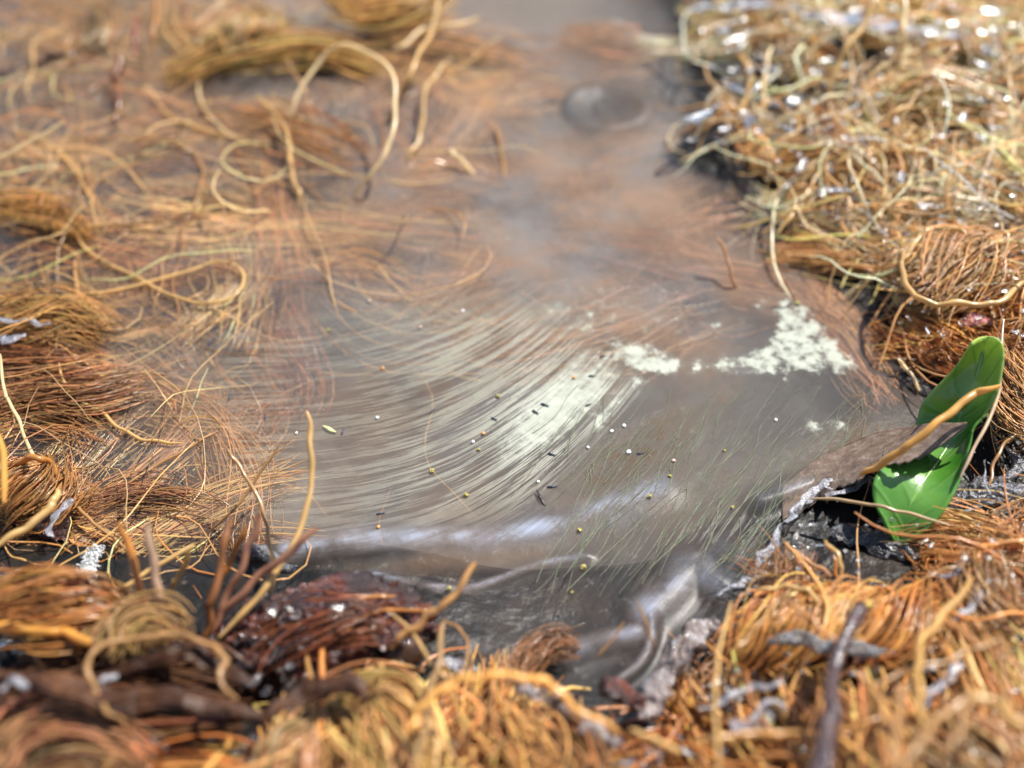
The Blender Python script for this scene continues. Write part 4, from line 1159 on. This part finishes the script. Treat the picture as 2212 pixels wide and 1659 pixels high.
# ------------------------------------------------------------------ green leaf
def build_leaf():
    rows = [((2094, 746), (2130, 726), (2165, 744), 1.55, 1.5, 1.6), ((2062, 795), (2120, 780), (2169, 775), 1.05, 1.15, 1.5),
            ((1995, 868), (2098, 850), (2156, 845), .55, .85, 1.25), ((1978, 915), (2078, 895), (2130, 900), .3, .55, .98),
            ((1965, 945), (2066, 930), (2104, 930), .3, .5, .86), ((1945, 985), (2045, 970), (2096, 965), .3, .45, .75), ((1892, 1028), (1995, 1040), (2074, 1042), .55, .45, .6),
            ((1884, 1080), (1962, 1100), (2040, 1105), .42, .32, .45), ((1905, 1132), (1948, 1145), (2000, 1150), .25, .14, .25),
            ((1928, 1172), (1938, 1178), (1955, 1176), .05, .02, .05)]
    rows = [(a, b, c_, z0 + .15, z1 + .15, z2 + .15) for a, b, c_, z0, z1, z2 in rows]
    l = catmull([P(*a[0], a[3]) for a in rows], 46)
    c = catmull([P(*a[1], a[4]) for a in rows], 46)
    r = catmull([P(*a[2], a[5]) for a in rows], 46)
    nu = 21
    V = []
    for i in range(46):
        for j in range(nu):
            u = j / (nu - 1) * 2 - 1
            # a smooth curve through the left edge, the rib and the right edge
            p = l[i] * (u * (u - 1) / 2) + c[i] * (1 - u * u) + r[i] * (u * (u + 1) / 2)
            p = p + np.array([0, 0, 0.03 * abs(math.sin(u * 1.57)) + 0.02 * mnoise.noise(Vector(p * 1.5))])
            V.append(p)
    V = np.array(V)
    idx = np.arange(46 * nu).reshape(46, nu)
    F = np.stack([idx[:-1, :-1], idx[:-1, 1:], idx[1:, 1:], idx[1:, :-1]], -1).reshape(-1, 4)
    uu = np.tile(np.linspace(-1, 1, nu), 46)
    vv = np.repeat(np.linspace(0, 1, 46), nu)
    me = mesh_np('blade', V, F, attrs={'leaf_uv': np.stack([uu, vv, np.zeros_like(uu)], -1)})
    m, nt, out = new_mat('wet green leaf')
    L = nt.links.new
    at = nd(nt, 'Attribute', attribute_name='leaf_uv')
    sx = nd(nt, 'SeparateXYZ')
    L(at.outputs['Vector'], sx.inputs[0])
    tc = nd(nt, 'TexCoord')
    nz = nd(nt, 'TexNoise', Scale=1.6, Detail=5.0)
    L(tc.outputs['Object'], nz.inputs['Vector'])
    rp = nd(nt, 'ValToRGB')
    e = rp.color_ramp.elements
    e[0].position, e[0].color = .3, (0.05, 0.22, 0.02, 1)
    e[1].position, e[1].color = .72, (0.2, 0.43, 0.075, 1)
    L(nz.outputs['Fac'], rp.inputs[0])
    # the old end of the leaf is yellower
    ty = nd(nt, 'MapRange')
    ty.inputs['From Min'].default_value = 0.42
    ty.inputs['From Max'].default_value = -0.12
    L(sx.outputs['Y'], ty.inputs['Value'])
    mx = nd(nt, 'MixRGB')
    L(ty.outputs[0], mx.inputs[0])
    L(rp.outputs[0], mx.inputs[1])
    mx.inputs[2].default_value = (0.5, 0.6, 0.14, 1)
    # side veins: slanting stripes
    ab = nd(nt, 'Math', operation='ABSOLUTE')
    L(sx.outputs['X'], ab.inputs[0])
    vx = nd(nt, 'Math', operation='MULTIPLY_ADD')
    L(ab.outputs[0], vx.inputs[0])
    vx.inputs[1].default_value = 0.16
    L(sx.outputs['Y'], vx.inputs[2])
    ml = nd(nt, 'Math', operation='MULTIPLY')
    L(vx.outputs[0], ml.inputs[0])
    ml.inputs[1].default_value = 52
    sn = nd(nt, 'Math', operation='SINE')
    L(ml.outputs[0], sn.inputs[0])
    pw = nd(nt, 'Math', operation='POWER')
    ad = nd(nt, 'Math', operation='MULTIPLY_ADD')
    L(sn.outputs[0], ad.inputs[0])
    ad.inputs[1].default_value = .5
    ad.inputs[2].default_value = .5
    L(ad.outputs[0], pw.inputs[0])
    pw.inputs[1].default_value = 10
    m3 = nd(nt, 'MixRGB')
    sc = nd(nt, 'Math', operation='MULTIPLY')
    L(pw.outputs[0], sc.inputs[0])
    sc.inputs[1].default_value = .5
    L(sc.outputs[0], m3.inputs[0])
    L(mx.outputs[0], m3.inputs[1])
    m3.inputs[2].default_value = (0.16, 0.33, 0.06, 1)
    bp = nd(nt, 'Bump', Strength=0.25, Distance=0.04)
    L(pw.outputs[0], bp.inputs['Height'])
    b2 = nd(nt, 'Bump', Strength=0.25, Distance=0.06)
    n2 = nd(nt, 'TexNoise', Scale=3.0, Detail=4.0)
    L(tc.outputs['Object'], n2.inputs['Vector'])
    L(n2.outputs['Fac'], b2.inputs['Height'])
    L(bp.outputs[0], b2.inputs['Normal'])
    bs = nd(nt, 'BsdfPrincipled', Roughness=0.3)
    bs.inputs['Coat Weight'].default_value = 0.8
    bs.inputs['Coat Roughness'].default_value = 0.14
    L(m3.outputs[0], bs.inputs['Base Color'])
    L(b2.outputs[0], bs.inputs['Normal'])
    L(b2.outputs[0], bs.inputs['Coat Normal'])
    tl = nd(nt, 'BsdfTranslucent')
    L(m3.outputs[0], tl.inputs['Color'])
    ms = nd(nt, 'MixShader')
    ms.inputs[0].default_value = .45
    L(bs.outputs[0], ms.inputs[1])
    L(tl.outputs[0], ms.inputs[2])
    L(ms.outputs[0], out.inputs['Surface'])
    root = bpy.data.objects.new('leaf', None)
    C.objects.link(root)
    base = Vector(P(1940, 1120, 0.2))
    root.location = base
    tag(root, 'glossy green leaf lying on the coir at the pool\'s right edge', 'leaf')

    def child(name, me, mat):
        me.transform(Matrix.Translation(-base))
        return link(name, me, mat, root)
    b = child('blade', me, m)
    so = b.modifiers.new('thickness', 'SOLIDIFY')
    so.thickness = 0.025
    so.offset = -1
    rib = [Vector(q) + Vector((0, 0, .022)) for q in c[3:44:4]]
    Vr, Fr = ribbon([tuple(q) for q in rib], [.03 - .0022 * i for i in range(len(rib))], [.012] * len(rib), 6, 40)
    child('midrib', mesh_np('midrib', Vr, Fr), bumpy('leaf rib', [(.1, .24, .03), (.2, .34, .08)], 3, .3, .1, .4))


build_leaf()

# ------------------------------------------------------------------ twig, bark, strips


def strand(name, px, zs, W, H, mat, label, cat, group=None, rough=0.0, n=46, sides=12, freq=3.0, kind=None):
    zz = np.interp(np.linspace(0, 1, len(px)), np.linspace(0, 1, len(zs)), zs)
    pts = [P(a, b, z) for (a, b), z in zip(px, zz)]
    if name == 'twig': W, H = [w * .6 for w in W], [w * .6 for w in H]
    V, F = ribbon(pts, W, H, 44 if name == 'bark_strip' else sides, 80 if name == 'bark_strip' else n, rough=rough, seed=RNG.random() * 40, freq=freq, groove={'bark_strip': .75, 'twig': .2}.get(name, 0))
    return tag(link(name, mesh_np(name, V, F), mat), label, cat, group, kind)


strand('twig', [(1862, 1302), (1855, 1322), (1830, 1365), (1808, 1420), (1795, 1480), (1797, 1540), (1785, 1600), (1765, 1700)], (1.35, 1.5, 2.0),
       [.05, .13, .115, .12, .13, .17, .16, .2], [.05, .12, .11, .11, .12, .15, .14, .18], M_TWIG,
       'dark purple wet twig standing up at the lower right', 'twig', rough=.06, freq=4)
strand('bark_strip', [(-80, 1430), (60, 1470), (220, 1500), (400, 1520), (560, 1545)], (1.5, 1.55, 1.4), [.07, .11, .13, .1, .04], [.03, .05, .05, .05, .02], M_STRIP,
       'broad blurred brown bark strip across the lower left corner', 'bark strip', rough=.3, freq=1.6, n=60)
strand('bark_strip', [(210, 1470), (300, 1440), (380, 1420), (470, 1440), (540, 1480)], (1.25, 1.3, 1.2), [.04, .08, .1, .08, .04], [.02, .04, .05, .04, .02], M_STRIP,
       'dark curled bark strip behind the blurred loop at the lower left', 'bark strip', rough=.25, freq=2.0)
strand('bark_strip', [(560, 1560), (640, 1500), (720, 1480), (800, 1500)], (1.3, 1.3), [.04, .09, .09, .04], [.02, .04, .04, .02], M_STRIP,
       'dark bark strip below the red bark lump', 'bark strip', rough=.25, freq=2.0)
strand('bark_scrap', [(75, 1085), (105, 1120), (120, 1150), (125, 1170)], (.15, .1), [.05, .2, .17, .05], [.04, .12, .1, .03], M_BARK,
       'small dark red bark scrap in the water at the lower left', 'bark scrap', rough=.2)
strand('bark_scrap', [(20, 1240), (-20, 1260), (-60, 1290)], (.7, .8), [.1, .25, .2], [.08, .18, .1], M_BARK,
       'dark red bark scrap at the left edge low down', 'bark scrap', rough=.2)
strand('red_scrap', [(2080, 700), (2110, 690), (2150, 695)], (.5, .6), [.05, .13, .05], [.02, .035, .02], M_RED, 'pink red scrap on the coir above the leaf', 'plant scrap', rough=.15)
strand('red_scrap', [(2000, 135), (2012, 140), (2030, 150)], (.5, .5), [.06, .15, .06], [.04, .12, .04], M_RED, 'blurred dark red scrap at the upper right', 'plant scrap', rough=.15)
strand('bark_scrap', [(1295, 1495), (1325, 1490), (1368, 1515), (1385, 1540)], (.45, .5), [.05, .12, .11, .04], [.04, .09, .08, .03], M_BARK,
       'shiny dark red bud under the big orange arch', 'bark scrap', rough=.15)


def build_bark_lump():
    root = bpy.data.objects.new('bark_lump', None)
    C.objects.link(root)
    base = Vector(P(650, 1390, 0.3))
    root.location = base
    tag(root, 'wet dark red bark lump by the pool\'s near left edge', 'bark')

    def lump(name, c, R, rot, mat, rough, seed):
        bm = bmesh.new()
        bmesh.ops.create_icosphere(bm, subdivisions=5, radius=1)
        q = Matrix.Rotation(rot, 3, 'Z')
        for v in bm.verts:
            n0 = v.co.copy()
            n0 = Vector((n0.x * .8, n0.y * 2.2, n0.z * 1.6))
            d = 1 + rough * (.7 * mnoise.noise(n0 * 1.7 + Vector((seed, 0, 0))) + .6 * mnoise.noise(n0 * 4 + Vector((0, seed, 0))) + .35 * mnoise.noise(n0 * 9 + Vector((0, 0, seed))) + .2 * mnoise.noise(n0 * 19))
            n0 = v.co.copy()
            v.co = q @ Vector((n0.x * R[0] * d, n0.y * R[1] * d, n0.z * R[2] * d)) + Vector(c) - base
        me = bpy.data.meshes.new(name)
        bm.to_mesh(me)
        bm.free()
        me.polygons.foreach_set('use_smooth', np.ones(len(me.polygons), dtype=bool))
        return link(name, me, mat, root)
    lump('body', P(690, 1385, .25), (1.15, .62, .5), .25, M_BARK, .45, 3)
    lump('flake', P(560, 1400, .35), (.6, .4, .35), .1, M_BARK, .4, 7)
    lump('flake', P(745, 1310, .35), (.62, .16, .16), .35, M_BARK, .4, 11)
    lump('flake', P(920, 1330, .35), (.13, .12, .13), 0, M_BARK, .2, 15)


build_bark_lump()
strand('dark_scrap', [(520, 1182), (545, 1190), (575, 1195), (600, 1215), (640, 1235)], (.12, .12, .05), [.04, .09, .1, .09, .04], [.03, .06, .06, .05, .02], M_DARKSLIME,
       'shiny black slime lump at the pool\'s lower left rim', 'slime', rough=.2)

# bubble beside the bark
bm = bmesh.new()
bmesh.ops.create_uvsphere(bm, u_segments=32, v_segments=16, radius=.26)
for v in bm.verts: v.co.z *= .75
me = bpy.data.meshes.new('bubble')
bm.to_mesh(me)
bm.free()
me.polygons.foreach_set('use_smooth', np.ones(len(me.polygons), dtype=bool))
o = link('bubble', me, M_BUBBLE)
o.location = P(868, 1400, .3)
tag(o, 'clear round water bubble right of the bark lump', 'bubble')

# ------------------------------------------------------------------ slime and torn film
SL = [
    ([(760, 1245), (800, 1275), (840, 1290), (870, 1320), (895, 1330)], (.12, .2, .1), [.05, .12, .14, .12, .04], [.03, .05, .06, .06, .02], M_SLIME, 'clear shiny flap of film hanging beside the bark lump'),
    ([(1690, 1135), (1665, 1180), (1640, 1225), (1600, 1265), (1560, 1295)], (.2, .15, .08), [.03, .07, .08, .07, .03], [.03, .06, .06, .05, .02], M_SLIME, 'shiny folded film edge left of the twisted coir'),
    ([(1665, 1190), (1655, 1230), (1640, 1265), (1615, 1290)], (.25, .2), [.02, .04, .05, .02], [.02, .05, .05, .02], M_SLIME, 'second shiny film fold beside the twisted coir'),
    ([(1590, 1580), (1620, 1555), (1640, 1530), (1680, 1520), (1710, 1535)], (.9, 1.0), [.12, .1, .06, .04, .02], [.06, .06, .05, .04, .02], M_SLIME, 'hook shaped pale slime strip on the lower right mat'),
    ([(1510, 1530), (1570, 1505), (1620, 1490), (1690, 1478)], (.8, .9), [.03, .05, .06, .05], [.03, .04, .05, .03], M_SLIME, 'straight bluish slime strip below the dark coir tuft'),
    ([(1660, 1385), (1720, 1380), (1790, 1392), (1870, 1408), (1930, 1400)], (.95, .95), [.05, .12, .12, .1, .03], [.04, .08, .08, .07, .02], M_DARKSLIME, 'glistening dark slime strip crossing behind the twig'),
    ([(2090, 1060), (2130, 1035), (2165, 1040), (2195, 1005), (2180, 960)], (.45, .55), [.08, .14, .12, .12, .05], [.05, .08, .07, .07, .03], M_DARKSLIME, 'dark glossy slime curl right of the leaf'),
    ([(2060, 1075), (2100, 1070), (2150, 1060), (2230, 1050)], (.4, .5), [.1, .2, .2, .15], [.05, .08, .08, .06], M_DARKSLIME, 'black wet slime patch right of the leaf\'s lower half'),
    ([(1800, 1160), (1850, 1150), (1900, 1170), (1945, 1190), (1990, 1200)], (.15, .2), [.1, .2, .22, .2, .08], [.05, .1, .1, .1, .04], M_DARKSLIME, 'dark sparkling slime under the leaf\'s tip'),
    ([(2130, 1000), (2128, 1030), (2140, 1060)], (.7, .7), [.02, .03, .02], [.02, .03, .02], M_SLIME, 'tiny white slime drop right of the leaf'),
    ([(1690, 1130), (1720, 1100), (1760, 1060), (1800, 1045)], (.25, .25), [.05, .12, .1, .04], [.03, .07, .06, .02], M_SLIME, 'pale wrinkled film corner left of the leaf'),
    ([(1790, 1075), (1830, 1055), (1880, 1035), (1910, 1025)], (.35, .45), [.03, .06, .07, .03], [.02, .03, .03, .02], M_SLIME, 'pointed pale film shred at the orange stem\'s foot'),
    ([(2060, 1330), (2090, 1322), (2115, 1300), (2120, 1285)], (.9, .9), [.02, .05, .05, .02], [.02, .04, .04, .02], M_SLIME, 'bluish slime bead string on the right coir tuft'),
    ([(2010, 1238), (2060, 1235), (2090, 1225), (2080, 1210)], (.8, .8), [.02, .035, .04, .02], [.02, .03, .03, .02], M_SLIME, 'thin lilac slime thread near the right edge'),
    ([(2070, 1440), (2040, 1480), (2000, 1520)], (1.2, 1.3), [.03, .06, .03], [.03, .05, .02], M_SLIME, 'blurred slime drop strip at the lower right'),
    ([(0, 1495), (30, 1480), (60, 1495)], (1.6, 1.6), [.04, .08, .04], [.03, .05, .03], M_SLIME, 'blurred blue slime drop at the left edge low down'),
    ([(150, 1490), (220, 1470), (255, 1455)], (1.4, 1.4), [.03, .06, .04], [.03, .04, .03], M_SLIME, 'blurred slime streak left of the tan loop'),
    ([(-30, 690), (30, 690), (70, 695), (110, 700)], (.45, .4), [.05, .09, .08, .03], [.03, .05, .05, .02], M_SLIME, 'white glinting slime on the golden tuft at left'),
    ([(-30, 720), (20, 735), (60, 725)], (.35, .35), [.04, .08, .04], [.03, .05, .02], M_SLIME, 'second glinting slime patch on the golden left tuft'),
    ([(110, 1150), (120, 1110), (150, 1080)], (.3, .3), [.05, .09, .05], [.03, .05, .03], M_SLIME, 'shiny slime on the lower left coir tuft'),
    ([(940, 1440), (985, 1435), (1030, 1445)], (.1, .1), [.05, .14, .05], [.03, .07, .03], M_SLIME, 'clear slime by the foot of the curved thin fibre'),
    ([(1880, 420), (1930, 440), (1980, 425), (2040, 400)], (.35, .4), [.1, .2, .2, .1], [.05, .08, .08, .05], M_DARKSLIME, 'dark wet slime in the gap right of the pool'),
    ([(1490, 20), (1640, 10), (1780, 35), (1950, 60), (2100, 80)], (.7, .85), [.1, .28, .3, .25, .1], [.05, .1, .12, .1, .05], M_SLIME, 'long whitish slime strip at the far upper right'),
]
for px, zs, W, H, mat, label in SL:
    strand('slime_strip', px, zs, [w * .7 for w in W], [h_ * .5 for h_ in H], mat, label, 'slime', 'slime on the coir', rough=.22, freq=3.5)
TORN = [
    ([(1540, 1335), (1500, 1370), (1465, 1410), (1430, 1470), (1405, 1510), (1390, 1550)], (.35, .45, .5), [.04, .12, .14, .12, .15, .05], [.03, .07, .08, .07, .07, .03], 'crumbly purple grey film edge at the pool\'s near right rim'),
    ([(1100, 1480), (1160, 1500), (1230, 1540), (1290, 1590), (1330, 1620)], (.7, .9), [.03, .07, .08, .09, .04], [.03, .05, .05, .05, .03], 'purple grey film shred below the big orange arch'),
]
for px, zs, W, H, label in TORN:
    strand('film_shred', px, zs, W, H, M_TORN, label, 'film shred', 'film shreds', rough=.4, freq=5, n=60)


# brown torn tongue of the film over the leaf
def build_tongue():
    top = [(1690, 1050), (1780, 985), (1870, 945), (1960, 925), (2030, 915), (2090, 914)]
    bot = [(1690, 1128), (1760, 1090), (1850, 1040), (1925, 1008), (2000, 985), (2085, 925)]
    zt = [.05, .06, .15, .45, .85, 1.1]
    zb = [.06, .12, .5, .75, .85, 1.12]
    a = catmull([P(*p, z) for p, z in zip(top, zt)], 60)
    b = catmull([P(*p, z) for p, z in zip(bot, zb)], 60)
    nv = 18
    V = []
    for i in range(60):
        for j in range(nv):
            t = j / (nv - 1)
            e = 0.2 * mnoise.noise(Vector((i * .35, 3, 1))) + .16 * mnoise.noise(Vector((i * .9, 9, 1))) + .03 * mnoise.noise(Vector((i * 2.3, 5, 1)))
            p = a[i] * (1 - t) + b[i] * t
            p = p + (b[i] - a[i]) * e * t * (1 - .8 * (i / 59) ** 2)
            p[2] += .05 * mnoise.noise(Vector(p * 2.5)) + .02 * math.sin(t * math.pi)
            V.append(p)
    idx = np.arange(60 * nv).reshape(60, nv)
    F = np.stack([idx[:-1, :-1], idx[1:, :-1], idx[1:, 1:], idx[:-1, 1:]], -1).reshape(-1, 4)
    m, nt, out = new_mat('brown torn film')
    L = nt.links.new
    tc = nd(nt, 'TexCoord')
    nz = nd(nt, 'TexNoise', Scale=7.5, Detail=8.0, Roughness=.8)
    L(tc.outputs['Object'], nz.inputs['Vector'])
    rp = nd(nt, 'ValToRGB')
    e = rp.color_ramp.elements
    e[0].position, e[0].color = .3, (.03, .018, .012, 1)
    e[1].position, e[1].color = .75, (.26, .22, .17, 1)
    x = e.new(.5)
    x.color = (.11, .065, .042, 1)
    L(nz.outputs['Fac'], rp.inputs[0])
    bs = nd(nt, 'BsdfPrincipled', Roughness=.45)
    L(rp.outputs[0], bs.inputs['Base Color'])
    bp = nd(nt, 'Bump', Strength=.7, Distance=.06)
    L(nz.outputs['Fac'], bp.inputs['Height'])
    L(bp.outputs[0], bs.inputs['Normal'])
    L(bs.outputs[0], out.inputs['Surface'])
    o = link('film_tongue', mesh_np('film_tongue', V, F), m)
    so = o.modifiers.new('thickness', 'SOLIDIFY')
    so.thickness = .02
    tag(o, 'brown ragged tongue of film torn over the green leaf', 'film shred', 'film shreds')


build_tongue()


# pale threads combed over the film, too fine to count
def build_threads():
    P1 = []
    for k in range(170):
        sx = RNG.uniform(1250, 1880)
        sy = RNG.uniform(830, 1150)
        L = RNG.uniform(60, 230)
        lean = RNG.uniform(.35, .95)
        n = 10
        t = np.linspace(0, 1, n)
        px = sx - lean * L * t + 10 * np.sin(t * RNG.uniform(2, 6) + RNG.random() * 6)
        py = sy + L * t * RNG.uniform(.8, 1.0)
        q = np.array([P(a, b, 0) for a, b in zip(px, py)])
        q[:, 2] = film_z(q[:, 0], q[:, 1]) + .012
        if poly_sdf(q[:, 0], q[:, 1], POOL).max() > 0.0: continue
        P1.append(q)
    paths = np.array(P1)
    n = len(paths)
    rad = RNG.uniform(.003, .0055, (n, 1)) * np.ones((1, paths.shape[1]))
    tv = np.array([(.17, .19, .13)]) * np.exp(RNG.normal(0, .25, (n, 1))) * np.ones((1, 3))
    tag(link('algae_threads', fibre_mesh('algae_threads', paths, rad, tv), bumpy('algae thread', [(.13, .15, .10), (.2, .21, .15)], 4, .8, .1, spec=.1)), kind='stuff')


build_threads()


# white fluff in the water
def build_fluff(spine, label, n, spread):
    root = bpy.data.objects.new('white_fluff', None)
    C.objects.link(root)
    pts = np.array([P(a, b, .12) for a, b in spine])
    base = Vector(pts.mean(0))
    root.location = base
    tag(root, label, 'fluff', 'white fluff')
    cen = catmull(pts, n)
    k = 6
    paths = cen[:, None, :] + np.cumsum(RNG.normal(0, spread, (n, k, 3)), axis=1)
    paths[..., 2] = np.abs(paths[..., 2])
    rad = np.full((n, k), .006)
    me = fibre_mesh('fuzz', paths - np.array(base), rad, np.ones((n, 3)) * .7)
    tag(link('fuzz', me, M_FLUFF, root), kind='stuff')
    bm = bmesh.new()
    for q in catmull(pts, 9):
        r_ = bmesh.ops.create_icosphere(bm, subdivisions=2, radius=spread * 1.8)
        for v in r_['verts']:
            v.co = v.co * (1 + .4 * mnoise.noise(v.co * 14)) + Vector(q) - base
    me = bpy.data.meshes.new('core')
    bm.to_mesh(me)
    bm.free()
    me.polygons.foreach_set('use_smooth', np.ones(len(me.polygons), dtype=bool))
    link('core', me, M_FLUFF, root)


build_fluff([(208, 1190), (195, 1215), (188, 1240), (178, 1262)], 'long white fluff scrap floating at the lower left', 420, .022)
build_fluff([(88, 1255), (98, 1262)], 'small white fluff dot left of the long white scrap', 120, .018)


# dark hole with a pale arc, sunk at the far side
def build_husk():
    root = bpy.data.objects.new('sunken_husk', None)
    C.objects.link(root)
    base = Vector(P(1310, 240, -.24))
    root.location = base
    tag(root, 'dark sunken oval husk with a pale ring at the pool\'s far side', 'husk')
    bm = bmesh.new()
    bmesh.ops.create_uvsphere(bm, u_segments=36, v_segments=18, radius=1)
    for v in bm.verts:
        d = 1 + .08 * mnoise.noise(v.co * 2.5)
        z = v.co.z
        if z > .5: z = 1.0 - z  # hollow top
        v.co = Vector((v.co.x * .85 * d, v.co.y * .8 * d, z * .3))
    me = bpy.data.meshes.new('shell')
    bm.to_mesh(me)
    bm.free()
    me.polygons.foreach_set('use_smooth', np.ones(len(me.polygons), dtype=bool))
    me.transform(Matrix.Rotation(math.radians(-25), 4, 'Z'))
    link('shell', me, bumpy('dark husk', [(.004, .004, .005), (.015, .013, .014)], 2, .5, .3), root)
    arc = [(.1 + .26 * math.cos(a), .1 + .3 * math.sin(a), .12) for a in np.linspace(1.9, 4.2, 12)]
    V, F = ribbon(arc, [.022] * 12, [.015] * 12, 8, 30)
    link('ring', mesh_np('ring', V, F), bumpy('pale ring', [(.08, .075, .07), (.13, .12, .11)], 3, .5, .2), root)


build_husk()


# ------------------------------------------------------------------ specks and springtails on the film
def springtail_mesh():
    body = [(-.05, 0, 0), (-.03, 0, .004), (0, 0, .006), (.025, 0, .004), (.04, 0, .002), (.055, 0, .004), (.068, 0, 0)]
    V, F = ribbon(body, [.004, .012, .016, .013, .009, .012, .003], [.004, .011, .014, .012, .008, .011, .003], 8, 18)
    return mesh_np('springtail', V, F)


def antenna_mesh(side):
    V, F = tubes(np.array([[(.062, .006 * side, .004), (.078, .014 * side, .008), (.09, .024 * side, .004)]]), np.full((1, 3), .0025), 4)
    return mesh_np('antenna', V, F)


ST = springtail_mesh()
AN = [antenna_mesh(1), antenna_mesh(-1)]
INS = [(1175, 874, -25, 'on the white middle crust', 1.2), (1155, 889, -40, 'just left of another on the middle crust', 1.1), (933, 889, 60, 'on the combed streaks at centre', 1.1),
       (1066, 904, -35, 'at the left rim of the middle crust', 1.0), (1277, 812, 0, 'right of the middle crust', 1.0), (1190, 981, -20, 'low on the combed crust', 1.1),
       (1190, 1052, 0, 'beside the brown splinter', 1.3), (1381, 980, 10, 'on the brown film right of centre', 1.1), (740, 934, 80, 'beside the green husk', 1.1),
       (454, 738, 85, 'far left on the dark water', 1.1), (496, 860, 90, 'left of the tall straw stalk higher up', 1.2), (573, 902, 90, 'just left of the tall straw stalk', 1.2),
       (1270, 875, 30, 'right below the middle crust', .9), (820, 1110, 10, 'low on the left combed streaks', 1.1), (1300, 770, 15, 'at the left end of the middle right crust', .9)]
for k, (px, py, rot, where, s) in enumerate(INS):
    q = P(px, py, .05)
    z = float(film_z(np.array([q[0]]), np.array([q[1]]))[0])
    o = link('springtail', ST, M_INSECT)
    o.location = P(px, py, z + .012)
    o.rotation_euler = (0, 0, math.radians(rot))
    o.scale = (s * .8,) * 3
    tag(o, 'tiny blue black springtail ' + where, 'insect', 'springtails on the film')
    for a in AN:
        link('antenna', a, M_INSECT, o)
for px, py, z, rot, where in [(2126, 866, 1.02, -30, 'on the leaf near its right edge'), (2118, 891, .9, -60, 'on the leaf, the lower of two')]:
    o = link('springtail', ST, M_INSECT)
    o.location = P(px, py, z)
    o.rotation_euler = (0, 0, math.radians(rot))
    tag(o, 'tiny blue black springtail ' + where, 'insect', 'springtails on the leaf')
    for a in AN:
        link('antenna', a, M_INSECT, o)


def grain_mesh(name, seed, rough):
    bm = bmesh.new()
    bmesh.ops.create_icosphere(bm, subdivisions=3, radius=.03)
    for v in bm.verts:
        d = 1 + rough * mnoise.noise(v.co * 60 + Vector((seed, 0, 0)))
        v.co = Vector((v.co.x * 1.15 * d, v.co.y * d, v.co.z * .8 * d))
    me = bpy.data.meshes.new(name)
    bm.to_mesh(me)
    bm.free()
    me.polygons.foreach_set('use_smooth', np.ones(len(me.polygons), dtype=bool))
    return me


GR = []
for px, py, s, where in [(933, 1017, 1.6, 'low on the left combed streaks'), (1007, 1069, 1.6, 'below the combed streaks at centre'), (1034, 971, 1.1, 'on the combed streaks right of centre'),
                         (709, 713, 1.1, 'alone on the far left dark water'), (1403, 1072, 1.3, 'above the sky sheen on the near film'), (1447, 1028, 1.2, 'on the brown film right'),
                         (1076, 855, 1.3, 'on the left rim of the middle crust'), (1260, 1225, 1.7, 'at the right end of the blue water line'), (1252, 1145, 1.5, 'on the pale sheen right'),
                         (970, 1271, 1.4, 'on the blue water line'), (1583, 1096, 1.2, 'among the green threads at right'), (1565, 973, 1.0, 'above the green threads'),
                         (1722, 655, 1.7, 'at the top corner of the right crust'), (1235, 1279, .9, 'on the clear dark water')]:
    GR.append((px, py, s, 'yellow', M_YELLOW, where, .5))
for px, py, s, where in [(1358, 976, 1.4, 'on the brown film'), (1348, 919, 1.1, 'on the film\'s fold line, right one of two'), (1321, 931, 1.1, 'on the film\'s fold line, left one of two'), (1163, 1040, .9, 'above the brown splinter'),
                         (815, 902, 1.0, 'on the left combed streaks'), (1000, 671, 1.0, 'at the top of the combed streaks'), (1270, 966, .9, 'below the fold line'), (1022, 954, 1.0, 'at the middle of the combed streaks'),
                         (1676, 907, 1.0, 'above the green threads at right'), (827, 1400, 1.4, 'beside the water bubble'), (760, 1392, 1.5, 'on the bark lump'), (640, 935, .8, 'left of the tall straw stalk')]:
    GR.append((px, py, s, 'white', M_WHITE, where, .25))
for px, py, s, where in [(1044, 936, 1.2, 'beside the yellow one on the streaks'), (827, 795, 1.1, 'on the upper left streaks'), (817, 1138, 1.1, 'above the sky sheen at left'), (1240, 815, 1.0, 'right of the crust')]:
    GR.append((px, py, s, 'orange', M_ORANGE, where, .3))
for px, py, s, where in [(908, 706, 1.0, 'on the sunken rope end'), (798, 650, 1.1, 'on the far left sunken rope'), (1455, 995, 1.3, 'on the brown film at right')]:
    GR.append((px, py, s, 'pinkish cream', M_PINK, where, .25))
SH = {}
for k, (px, py, s, cname, mat, where, ro) in enumerate(GR):
    key = (cname, k % 3)
    if key not in SH:
        SH[key] = grain_mesh(cname.replace(' ', '_') + '_grain', k * 3.1, ro)
    q = P(px, py, .05)
    z = float(film_z(np.array([q[0]]), np.array([q[1]]))[0]) + .02
    if py > 1390: z = .55
    o = link('grain', SH[key], mat)
    o.location = P(px, py, z)
    o.rotation_euler = (0, 0, RNG.uniform(0, 6))
    o.scale = (s * .65,) * 3
    tag(o, 'tiny ' + cname + ' grain ' + where, 'grain', cname + ' grains')
strand('splinter', [(1160, 1058), (1166, 1072), (1172, 1084), (1178, 1092)], (.09, .06), [.01, .022, .02, .008], [.01, .018, .016, .008], M_TWIG, 'short dark brown splinter lying on the film at centre', 'splinter')
strand('seed_husk', [(697, 920), (707, 925), (716, 930), (726, 934)], (.06, .06), [.008, .03, .03, .008], [.008, .02, .02, .008], M_HUSK, 'pale green seed husk on the film right of the tall stalk', 'seed husk')
